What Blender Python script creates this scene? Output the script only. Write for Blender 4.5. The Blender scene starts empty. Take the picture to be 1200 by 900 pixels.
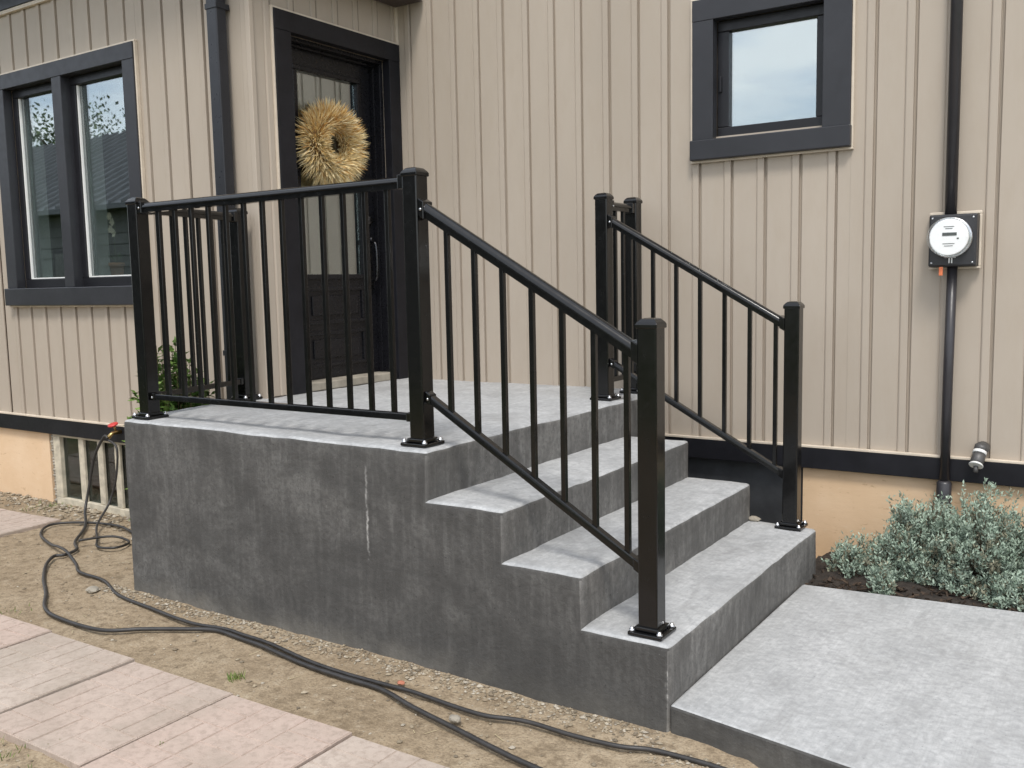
import bpy, bmesh, math, random
from mathutils import Vector, Matrix, noise

random.seed(7)
scene = bpy.context.scene
COL = scene.collection

# ------------------------------------------------------------------ camera
YAW, PITCH, ROLL, FPX = 0.5877, -0.10696, -0.02006, 1097.84
fwd = Vector((-math.sin(YAW) * math.cos(PITCH), math.cos(YAW) * math.cos(PITCH), math.sin(PITCH)))
rgt = Vector((math.cos(YAW), math.sin(YAW), 0))
upv = rgt.cross(fwd)
r2 = rgt * math.cos(ROLL) + upv * math.sin(ROLL)
u2 = -rgt * math.sin(ROLL) + upv * math.cos(ROLL)
cam_data = bpy.data.cameras.new('camera')
cam = bpy.data.objects.new('camera', cam_data)
COL.objects.link(cam)
cam.matrix_world = Matrix(((r2.x, u2.x, -fwd.x, 1.2105), (r2.y, u2.y, -fwd.y, -2.7002), (r2.z, u2.z, -fwd.z, 1.376), (0, 0, 0, 1)))
cam_data.sensor_width = 36
cam_data.lens = FPX / 1200 * 36
cam_data.clip_start = 0.05
cam_data.clip_end = 2000
scene.camera = cam

# ------------------------------------------------------------------ sky and sun
SUN_EL, SUN_AZ = math.radians(57), math.radians(150)      # azimuth clockwise from +y
sun_dir = Vector((math.sin(SUN_AZ) * math.cos(SUN_EL), math.cos(SUN_AZ) * math.cos(SUN_EL), math.sin(SUN_EL)))
world = bpy.data.worlds.new('World')
scene.world = world
world.use_nodes = True
wn, wl = world.node_tree.nodes, world.node_tree.links
wn.clear()
sky = wn.new('ShaderNodeTexSky')
sky.sky_type = 'NISHITA'
sky.sun_disc = False
sky.sun_elevation = SUN_EL
sky.sun_rotation = SUN_AZ
sky.air_density = 1.0
sky.dust_density = 2.0
tc = wn.new('ShaderNodeTexCoord')
mp = wn.new('ShaderNodeMapping')
mp.inputs['Scale'].default_value = (1.0, 1.0, 3.6)
cn = wn.new('ShaderNodeTexNoise')
cn.inputs['Scale'].default_value = 4.2
cn.inputs['Detail'].default_value = 6
cn.inputs['Roughness'].default_value = 0.52
cr = wn.new('ShaderNodeValToRGB')
cr.color_ramp.elements[0].position = 0.36
cr.color_ramp.elements[0].color = (0.22, 0.22, 0.22, 1)
cr.color_ramp.elements[1].position = 0.60
cr.color_ramp.elements[1].color = (0.95, 0.95, 0.95, 1)
mx = wn.new('ShaderNodeMix')
mx.data_type = 'RGBA'
mx.inputs[7].default_value = (7.6, 7.9, 8.2, 1)            # cloud brightness
bg = wn.new('ShaderNodeBackground')
bg.inputs['Strength'].default_value = 0.13
wo = wn.new('ShaderNodeOutputWorld')
wl.new(tc.outputs['Generated'], mp.inputs['Vector'])
wl.new(mp.outputs['Vector'], cn.inputs['Vector'])
wl.new(cn.outputs['Fac'], cr.inputs['Fac'])
wl.new(cr.outputs['Color'], mx.inputs[0])
wl.new(sky.outputs['Color'], mx.inputs[6])
wl.new(mx.outputs[2], bg.inputs['Color'])
wl.new(bg.outputs['Background'], wo.inputs['Surface'])

sun_data = bpy.data.lights.new('sun', 'SUN')
sun_data.energy = 1.5
sun_data.angle = math.radians(13)
sun_data.color = (1.0, 0.96, 0.90)
sun = bpy.data.objects.new('sun', sun_data)
COL.objects.link(sun)
sun.rotation_euler = (-sun_dir).to_track_quat('-Z', 'Y').to_euler()
sun.location = (0, 0, 30)

scene.view_settings.view_transform = 'Standard'
scene.view_settings.look = 'None'
scene.view_settings.exposure = 0.72
scene.view_settings.gamma = 1.0
scene.view_settings.use_curve_mapping = False
scene.render.resolution_x, scene.render.resolution_y = 1024, 768
scene.render.engine = 'CYCLES'

# ------------------------------------------------------------------ materials
class NT:
    def __init__(s, name):
        s.m = bpy.data.materials.new(name)
        s.m.use_nodes = True
        s.n, s.l = s.m.node_tree.nodes, s.m.node_tree.links
        s.b = s.n['Principled BSDF']
        s.out = s.n['Material Output']
        s.co = s.n.new('ShaderNodeTexCoord')
        s.geo = s.n.new('ShaderNodeNewGeometry')
    def pos(s, scale=(1, 1, 1), world=True):
        m = s.n.new('ShaderNodeMapping')
        m.inputs['Scale'].default_value = scale
        s.l.new(s.geo.outputs['Position'] if world else s.co.outputs['Object'], m.inputs['Vector'])
        return m.outputs['Vector']
    def noise(s, vec, scale, detail=4, rough=0.55, dist=0.0):
        t = s.n.new('ShaderNodeTexNoise')
        t.inputs['Scale'].default_value = scale
        t.inputs['Detail'].default_value = min(detail, 4)
        t.inputs['Roughness'].default_value = rough
        t.inputs['Distortion'].default_value = dist
        s.l.new(vec, t.inputs['Vector'])
        return t.outputs['Fac']
    def voronoi(s, vec, scale, feature='F1'):
        t = s.n.new('ShaderNodeTexVoronoi')
        t.feature = feature
        t.inputs['Scale'].default_value = scale
        s.l.new(vec, t.inputs['Vector'])
        return t.outputs['Distance']
    def ramp(s, fac, stops):
        r = s.n.new('ShaderNodeValToRGB')
        els = r.color_ramp.elements
        while len(els) < len(stops):
            els.new(0.5)
        for e, (p, c) in zip(els, stops):
            e.position = p
            e.color = (c, c, c, 1) if isinstance(c, (int, float)) else (*c, 1)
        s.l.new(fac, r.inputs['Fac'])
        return r.outputs['Color']
    def mix(s, fac, a, b, mode='MIX'):
        m = s.n.new('ShaderNodeMix')
        m.data_type = 'RGBA'
        m.blend_type = mode
        for i, v in ((0, fac), (6, a), (7, b)):
            if isinstance(v, (int, float)):
                m.inputs[i].default_value = v if i == 0 else (v, v, v, 1)
            elif isinstance(v, tuple):
                m.inputs[i].default_value = (*v, 1)
            else:
                s.l.new(v, m.inputs[i])
        return m.outputs[2]
    def math(s, op, a, b=0.0, c=0.0):
        m = s.n.new('ShaderNodeMath')
        m.operation = op
        for i, v in enumerate((a, b, c)):
            if isinstance(v, (int, float)):
                m.inputs[i].default_value = v
            else:
                s.l.new(v, m.inputs[i])
        return m.outputs[0]
    def xyz(s, world=True):
        x = s.n.new('ShaderNodeSeparateXYZ')
        s.l.new(s.geo.outputs['Position'] if world else s.co.outputs['Object'], x.inputs[0])
        return x.outputs
    def color(s, c):
        if isinstance(c, tuple):
            s.b.inputs['Base Color'].default_value = (*c, 1)
        else:
            s.l.new(c, s.b.inputs['Base Color'])
    def rough(s, v):
        if isinstance(v, (int, float)):
            s.b.inputs['Roughness'].default_value = v
        else:
            s.l.new(v, s.b.inputs['Roughness'])
    def bump(s, h, strength=0.3, dist=0.01, prev=None):
        b = s.n.new('ShaderNodeBump')
        b.inputs['Strength'].default_value = strength
        b.inputs['Distance'].default_value = dist
        s.l.new(h, b.inputs['Height'])
        if prev is not None:
            s.l.new(prev, b.inputs['Normal'])
        s.l.new(b.outputs['Normal'], s.b.inputs['Normal'])
        return b.outputs['Normal']
    def rnd(s):
        o = s.n.new('ShaderNodeObjectInfo')
        return o.outputs['Random']
    def attr(s, name):
        a = s.n.new('ShaderNodeAttribute')
        a.attribute_name = name
        return a.outputs['Color']

def m_plain(name, c, rough=0.5, metal=0.0, var=0.12, scale=8.0, bump=0.05, coat=0.0, spec=0.5):
    t = NT(name)
    p = t.pos()
    n = t.noise(p, scale, 5, 0.6)
    lo = tuple(x * (1 - var) for x in c)
    hi = tuple(min(1, x * (1 + var)) for x in c)
    t.color(t.ramp(n, [(0.3, lo), (0.7, hi)]))
    n2 = t.noise(p, scale * 6, 3)
    t.rough(t.ramp(n2, [(0.3, max(0.02, rough - 0.07)), (0.7, min(1, rough + 0.07))]))
    t.b.inputs['Metallic'].default_value = metal
    t.b.inputs['Specular IOR Level'].default_value = spec
    if coat:
        t.b.inputs['Coat Weight'].default_value = coat
        t.b.inputs['Coat Roughness'].default_value = 0.12
    if bump:
        t.bump(t.noise(p, scale * 25, 3), bump, 0.002)
    return t.m

def m_siding():
    t = NT('vinyl_siding')
    p = t.pos((1, 1, 0.03))
    g = t.noise(p, 190, 3, 0.6)
    big = t.noise(t.pos((1, 1, 0.35)), 1.7, 5, 0.6)
    base = t.ramp(big, [(0.25, (0.388, 0.333, 0.273)), (0.75, (0.455, 0.394, 0.327))])
    c = t.mix(t.math('MULTIPLY', g, 0.18), base, (0.36, 0.295, 0.225))
    r = t.rnd()
    c = t.mix(t.math('MULTIPLY', r, 0.30), c, (0.372, 0.318, 0.260))
    # rain-splash dirt near the bottom of the boards, with its own ragged shape
    z = t.xyz()[2]
    d = t.math('MULTIPLY', t.ramp(t.noise(t.pos((6, 6, 2)), 2.0, 6, 0.7), [(0.45, 0), (0.7, 1)]), 0.22)
    c = t.mix(d, c, (0.36, 0.295, 0.225))
    t.color(c)
    t.rough(0.52)
    t.b.inputs['Specular IOR Level'].default_value = 0.35
    t.bump(t.noise(t.pos((1, 1, 0.02)), 260, 3, 0.6), 0.12, 0.002)
    return t.m

def m_parge(name='parged_concrete', gain=1.0):
    t = NT(name)
    p = t.pos()
    blot = t.noise(p, 3.4, 7, 0.70, 0.8)
    st = t.noise(t.pos((14, 14, 1.3)), 1.8, 5, 0.68)
    fine = t.noise(p, 45, 6, 0.7)
    speck = t.noise(p, 160, 3, 0.6)
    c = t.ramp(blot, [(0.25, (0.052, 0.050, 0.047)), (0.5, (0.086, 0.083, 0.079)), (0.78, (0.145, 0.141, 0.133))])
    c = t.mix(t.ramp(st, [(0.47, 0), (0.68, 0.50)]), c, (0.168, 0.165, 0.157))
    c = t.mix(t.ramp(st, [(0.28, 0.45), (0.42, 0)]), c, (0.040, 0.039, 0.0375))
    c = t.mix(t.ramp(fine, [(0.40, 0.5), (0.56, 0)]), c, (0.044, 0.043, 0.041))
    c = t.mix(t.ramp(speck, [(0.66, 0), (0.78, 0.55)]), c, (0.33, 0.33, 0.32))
    x, y, z = t.xyz()
    # pale lime run down the side face
    wob = t.math('MULTIPLY', t.math('SUBTRACT', t.noise(t.pos((0.2, 0.2, 9)), 3, 4), 0.5), 0.03)
    dx = t.math('ABSOLUTE', t.math('ADD', t.math('ADD', x, 1.29), wob))
    run = t.math('MULTIPLY', t.ramp(dx, [(0.001, 1), (0.0065, 0)]), t.ramp(t.math('ABSOLUTE', t.math('SUBTRACT', z, 0.47)), [(0.15, 1), (0.22, 0)]))
    run = t.math('MULTIPLY', run, t.ramp(t.noise(t.pos((1, 1, 1)), 30, 4), [(0.38, 0.0), (0.56, 0.85)]))
    c = t.mix(run, c, (0.52, 0.51, 0.49))
    # dusty splash from the soil at the foot
    zz = t.math('ADD', z, t.math('MULTIPLY', t.math('SUBTRACT', t.noise(p, 6, 5), 0.5), 0.16))
    c = t.mix(t.ramp(t.math('ADD', zz, 0.5), [(0.40, 0.42), (0.50, 0.0)]), c, (0.25, 0.23, 0.195))
    # pale lime on the lowest corner
    dx2 = t.math('ABSOLUTE', t.math('ADD', t.math('ADD', x, 0.008), wob))
    run2 = t.math('MULTIPLY', t.ramp(dx2, [(0.003, 0.8), (0.010, 0)]), t.ramp(t.math('ABSOLUTE', t.math('SUBTRACT', z, 0.07)), [(0.04, 1), (0.075, 0)]))
    run2 = t.math('MULTIPLY', run2, t.math('LESS_THAN', y, 0.006))
    run2 = t.math('MULTIPLY', run2, t.ramp(t.noise(p, 34, 4), [(0.42, 0.0), (0.62, 0.8)]))
    c = t.mix(run2, c, (0.42, 0.41, 0.39))
    # pinholes
    ph = t.voronoi(t.pos((1, 1, 1)), 26)
    c = t.mix(t.ramp(ph, [(0.06, 0.7), (0.10, 0)]), c, (0.022, 0.022, 0.021))
    # still damp, darker patches with ragged outlines
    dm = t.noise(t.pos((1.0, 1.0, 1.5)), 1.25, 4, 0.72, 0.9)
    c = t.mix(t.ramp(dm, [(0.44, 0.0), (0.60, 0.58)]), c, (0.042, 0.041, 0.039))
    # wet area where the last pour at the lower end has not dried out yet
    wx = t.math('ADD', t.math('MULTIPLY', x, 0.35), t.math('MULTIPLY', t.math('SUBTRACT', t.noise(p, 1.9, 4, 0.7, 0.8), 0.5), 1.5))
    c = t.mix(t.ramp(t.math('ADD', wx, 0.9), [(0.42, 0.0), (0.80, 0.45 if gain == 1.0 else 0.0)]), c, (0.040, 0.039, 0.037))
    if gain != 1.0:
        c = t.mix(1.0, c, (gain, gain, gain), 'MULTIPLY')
    t.color(c)
    t.rough(t.ramp(fine, [(0.3, 0.72), (0.7, 0.92)]))
    t.bump(fine, 0.55, 0.006)
    return t.m

def m_broom(name='broom_concrete', k=1.0):
    t = NT(name)
    p = t.pos()
    blot = t.noise(p, 4.2, 7, 0.70, 0.3)
    fine = t.noise(p, 38, 6, 0.7)
    br = t.noise(t.pos((1.0, 0.05, 1)), 130, 3, 0.6)
    sp = t.noise(p, 120, 3, 0.6)
    c = t.ramp(blot, [(0.25, tuple(k * v for v in (0.335, 0.342, 0.346))), (0.5, tuple(k * v for v in (0.425, 0.432, 0.435))), (0.75, tuple(k * v for v in (0.50, 0.507, 0.508)))])
    c = t.mix(t.ramp(fine, [(0.36, 0.5), (0.55, 0)]), c, tuple(k * v for v in (0.25, 0.257, 0.262)))
    c = t.mix(t.ramp(fine, [(0.56, 0), (0.75, 0.55)]), c, tuple(k * v for v in (0.60, 0.607, 0.605)))
    c = t.mix(t.ramp(br, [(0.3, 0.28), (0.6, 0)]), c, tuple(k * v for v in (0.26, 0.265, 0.27)))
    c = t.mix(t.ramp(sp, [(0.66, 0), (0.76, 0.6)]), c, tuple(k * v for v in (0.68, 0.685, 0.68)))
    sm = t.noise(t.pos((1.6, 0.7, 1)), 3.1, 4, 0.74, 0.9)
    c = t.mix(t.ramp(sm, [(0.50, 0.0), (0.68, 0.42)]), c, tuple(k * v for v in (0.235, 0.235, 0.232)))
    pit = t.voronoi(p, 34)
    c = t.mix(t.ramp(pit, [(0.05, 0.6), (0.09, 0)]), c, tuple(k * v for v in (0.14, 0.14, 0.14)))
    t.color(c)
    t.rough(t.ramp(blot, [(0.3, 0.62), (0.7, 0.88)]))
    t.bump(t.math('ADD', fine, t.math('MULTIPLY', br, 0.6)), 0.40, 0.004)
    return t.m

def m_soil():
    t = NT('sandy_soil')
    p = t.pos()
    a = t.noise(p, 1.3, 7, 0.62, 0.3)
    b = t.noise(p, 22, 7, 0.72)
    s = t.noise(p, 110, 4, 0.65)
    c = t.ramp(a, [(0.28, (0.235, 0.178, 0.115)), (0.5, (0.320, 0.250, 0.168)), (0.74, (0.40, 0.325, 0.230))])
    c = t.mix(t.ramp(b, [(0.36, 0.65), (0.52, 0)]), c, (0.15, 0.112, 0.072))
    c = t.mix(t.ramp(b, [(0.56, 0), (0.74, 0.6)]), c, (0.43, 0.365, 0.275))
    c = t.mix(t.ramp(s, [(0.38, 0.5), (0.50, 0)]), c, (0.15, 0.115, 0.08))
    c = t.mix(t.ramp(s, [(0.62, 0), (0.74, 0.6)]), c, (0.48, 0.42, 0.33))
    # the lawn far from the house
    d = t.n.new('ShaderNodeVectorMath')
    d.operation = 'DISTANCE'
    t.l.new(t.geo.outputs['Position'], d.inputs[0])
    d.inputs[1].default_value = (-1, 0, 0)
    far = t.ramp(t.math('ADD', t.math('MULTIPLY', d.outputs['Value'], 0.05), t.math('MULTIPLY', t.math('SUBTRACT', a, 0.5), 0.2)), [(0.26, 0), (0.34, 1)])
    c = t.mix(far, c, t.ramp(b, [(0.3, (0.05, 0.07, 0.025)), (0.7, (0.11, 0.13, 0.05))]))
    t.color(c)
    t.rough(0.95)
    t.b.inputs['Specular IOR Level'].default_value = 0.15
    t.bump(t.math('ADD', b, t.math('MULTIPLY', s, 0.35)), 0.6, 0.018)
    return t.m

def m_slab():
    t = NT('pink_patio_stone')
    p = t.pos()
    a = t.noise(p, 3.2, 6, 0.62)
    b = t.noise(p, 40, 6, 0.7)
    s = t.noise(p, 140, 3, 0.6)
    c = t.ramp(a, [(0.28, (0.335, 0.280, 0.230)), (0.5, (0.405, 0.343, 0.288)), (0.75, (0.470, 0.408, 0.350))])
    r = t.rnd()
    c = t.mix(t.math('MULTIPLY', r, 0.8), c, (0.45, 0.338, 0.284))
    c = t.mix(t.ramp(b, [(0.38, 0.45), (0.52, 0)]), c, (0.27, 0.21, 0.17))
    c = t.mix(t.ramp(b, [(0.58, 0), (0.75, 0.5)]), c, (0.49, 0.405, 0.34))
    c = t.mix(t.ramp(s, [(0.64, 0), (0.75, 0.5)]), c, (0.66, 0.60, 0.54))
    st = t.noise(p, 1.4, 4, 0.65, 0.4)
    c = t.mix(t.ramp(st, [(0.46, 0.0), (0.64, 0.55)]), c, (0.30, 0.255, 0.205))
    t.color(c)
    t.rough(0.9)
    t.bump(t.math('ADD', b, t.math('MULTIPLY', s, 0.5)), 0.45, 0.004)
    return t.m

def m_black(name='black_powder_coat', c=0.0032, rough=0.20):
    t = NT(name)
    p = t.pos()
    n = t.noise(p, 90, 3)
    t.color(t.ramp(t.noise(p, 5, 5), [(0.3, (c * 0.8, c * 0.8, c * 0.85)), (0.7, (c * 1.3, c * 1.3, c * 1.35))]))
    t.rough(t.ramp(t.noise(p, 30, 4), [(0.3, rough - 0.06), (0.7, rough + 0.08)]))
    t.b.inputs['Specular IOR Level'].default_value = 0.32
    t.b.inputs['Coat Weight'].default_value = 0.35
    t.b.inputs['Coat Roughness'].default_value = 0.10
    return t.m

def m_glass(name, refl, tint=(0.80, 0.86, 0.85)):
    t = NT(name)
    t.n.remove(t.b)
    tr = t.n.new('ShaderNodeBsdfTransparent')
    tr.inputs['Color'].default_value = (*tint, 1)
    gl = t.n.new('ShaderNodeBsdfGlossy')
    gl.inputs['Color'].default_value = (0.92, 0.96, 0.97, 1)
    gl.inputs['Roughness'].default_value = 0.012
    lw = t.n.new('ShaderNodeLayerWeight')
    lw.inputs['Blend'].default_value = 0.5
    fr = t.math('ADD', t.math('MULTIPLY', t.math('POWER', lw.outputs['Facing'], 4.0), 0.9), 0.03)
    bp = t.n.new('ShaderNodeBump')
    bp.inputs['Strength'].default_value = 0.02
    bp.inputs['Distance'].default_value = 0.01
    t.l.new(t.noise(t.pos(), 3.0, 2), bp.inputs['Height'])
    t.l.new(bp.outputs['Normal'], gl.inputs['Normal'])
    f = t.math('MINIMUM', t.math('ADD', fr, refl), 1.0)
    ms = t.n.new('ShaderNodeMixShader')
    t.l.new(f, ms.inputs[0])
    t.l.new(tr.outputs[0], ms.inputs[1])
    t.l.new(gl.outputs[0], ms.inputs[2])
    t.l.new(ms.outputs[0], t.out.inputs['Surface'])
    return t.m

def m_peach():
    t = NT('peach_foundation_panel')
    p = t.pos()
    a = t.noise(p, 2.5, 6, 0.6, 0.3)
    b = t.noise(t.pos((1, 1, 2.5)), 14, 6, 0.7)
    c = t.ramp(a, [(0.25, (0.60, 0.415, 0.250)), (0.55, (0.67, 0.48, 0.305)), (0.8, (0.72, 0.54, 0.365))])
    c = t.mix(t.ramp(b, [(0.30, 0.6), (0.38, 0)]), c, (0.36, 0.21, 0.11))
    c = t.mix(t.ramp(b, [(0.6, 0), (0.75, 0.4)]), c, (0.72, 0.60, 0.44))
    t.color(c)
    t.rough(0.8)
    t.bump(b, 0.3, 0.004)
    return t.m

def m_attr(name, rough=0.7, sss=False, bump=0.0):
    t = NT(name)
    a = t.attr('tint')
    n = t.noise(t.pos(), 60, 3)
    t.color(t.mix(t.math('MULTIPLY', n, 0.25), a, (0.5, 0.5, 0.5), 'MULTIPLY'))
    t.rough(rough)
    t.b.inputs['Specular IOR Level'].default_value = 0.25
    if sss:
        t.b.inputs['Transmission Weight'].default_value = 0.0
        t.b.inputs['Subsurface Weight'].default_value = 0.0
    return t.m

M = {
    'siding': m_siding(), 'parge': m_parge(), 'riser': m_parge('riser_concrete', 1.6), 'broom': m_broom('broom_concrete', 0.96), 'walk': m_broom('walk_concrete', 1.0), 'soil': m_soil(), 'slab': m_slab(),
    'black': m_black(), 'peach': m_peach(),
    'glass': m_glass('window_glass', 0.30), 'glass_s': m_glass('coated_window_glass', 0.31), 'glass_b': m_glass('basement_glass', 0.02, (0.55, 0.6, 0.6)), 'glass_d': m_glass('door_glass', 0.27),
    'charcoal': m_plain('charcoal_trim', (0.027, 0.0275, 0.032), 0.38, var=0.15, scale=4, spec=0.4),
    'sash': m_plain('dark_sash', (0.014, 0.014, 0.017), 0.36, spec=0.35),
    'blacktrim': m_plain('black_painted_wood', (0.011, 0.011, 0.014), 0.45, var=0.25, spec=0.25),
    'doorpaint': m_plain('black_door_paint', (0.008, 0.008, 0.010), 0.30, var=0.2, spec=0.3),
    'jtrim': m_plain('beige_channel', (0.60, 0.52, 0.42), 0.5),
    'gutter': m_plain('charcoal_downspout', (0.021, 0.022, 0.026), 0.34, spec=0.4),
    'foundation': m_plain('dark_foundation', (0.040, 0.043, 0.047), 0.75, var=0.35, scale=5, bump=0.4),
    'cement': m_plain('old_cement', (0.30, 0.27, 0.22), 0.9, var=0.3, scale=9, bump=0.6),
    'cream': m_plain('weathered_cream_paint', (0.50, 0.45, 0.35), 0.7, var=0.25, scale=14, bump=0.4),
    'interior': m_plain('dim_interior', (0.035, 0.033, 0.03), 0.9),
    'whiteplastic': m_plain('white_plastic', (0.72, 0.72, 0.70), 0.4, var=0.05),
    'steel': m_plain('zinc_steel', (0.62, 0.63, 0.65), 0.28, 1.0),
    'nickel': m_plain('dark_nickel', (0.07, 0.07, 0.075), 0.28, 1.0),
    'meterbox': m_plain('grey_meter_box', (0.028, 0.028, 0.031), 0.45),
    'meterface': m_plain('meter_face', (0.86, 0.86, 0.85), 0.45, var=0.04),
    'conduit': m_plain('black_conduit', (0.030, 0.028, 0.031), 0.35),
    'orange': m_plain('orange_tag', (0.75, 0.20, 0.08), 0.5),
    'greymetal': m_plain('grey_pipe_metal', (0.085, 0.082, 0.08), 0.5, 0.3),
    'hose': m_plain('black_rubber', (0.030, 0.028, 0.027), 0.48, var=0.3, scale=20),
    'red': m_plain('red_paint', (0.55, 0.04, 0.035), 0.4),
    'brass': m_plain('brass', (0.45, 0.32, 0.14), 0.35, 1.0),
    'bed': m_plain('dark_mulch', (0.030, 0.023, 0.018), 0.95, var=0.5, scale=30, bump=1.0),
    'brick': m_plain('brick_chip_red', (0.40, 0.15, 0.09), 0.85, var=0.2),
    'terracotta': m_plain('terracotta', (0.48, 0.21, 0.10), 0.8),
    'roofing': m_plain('grey_ribbed_roof', (0.085, 0.092, 0.098), 0.5, var=0.2, scale=2),
    'shingle': m_plain('roof_shingle', (0.05, 0.05, 0.052), 0.9, var=0.3, scale=12),
    'nwall': m_plain('neighbour_wall', (0.13, 0.135, 0.13), 0.8, var=0.2, scale=3),
    'soffit': m_plain('brown_soffit', (0.055, 0.042, 0.036), 0.6),
    'bark': m_plain('bark', (0.09, 0.065, 0.045), 0.95, var=0.35, scale=20, bump=0.8),
    'leaf': m_attr('leaf', 0.6), 'straw': m_attr('wheat_straw', 0.65), 'silver': m_attr('silver_foliage', 0.85), 'stone': m_attr('pebble', 0.85),
    'dome': m_glass('clear_meter_dome', 0.0, (0.985, 0.99, 0.99)),
    'dark': m_plain('display_dark', (0.05, 0.055, 0.05), 0.3),
}

# ------------------------------------------------------------------ mesh helpers
def link(o, parent=None):
    COL.objects.link(o)
    if parent is not None:
        o.parent = parent
        p = parent
        t = Vector((0, 0, 0))
        o.matrix_parent_inverse = world_of(parent).inverted()
    return o

def world_of(o):
    m = o.matrix_basis.copy()
    while o.parent is not None:
        m = o.parent.matrix_basis @ o.matrix_parent_inverse @ m if False else (o.parent_chain if False else m)
        m = o.matrix_parent_inverse @ m
        o = o.parent
        m = o.matrix_basis @ m
    return m

def empty(name, loc):
    e = bpy.data.objects.new(name, None)
    e.empty_display_size = 0.1
    e.location = loc
    COL.objects.link(e)
    return e

def tag(o, label, cat, group=None):
    o['label'] = label
    o['category'] = cat
    if group:
        o['group'] = group
    return o

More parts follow.
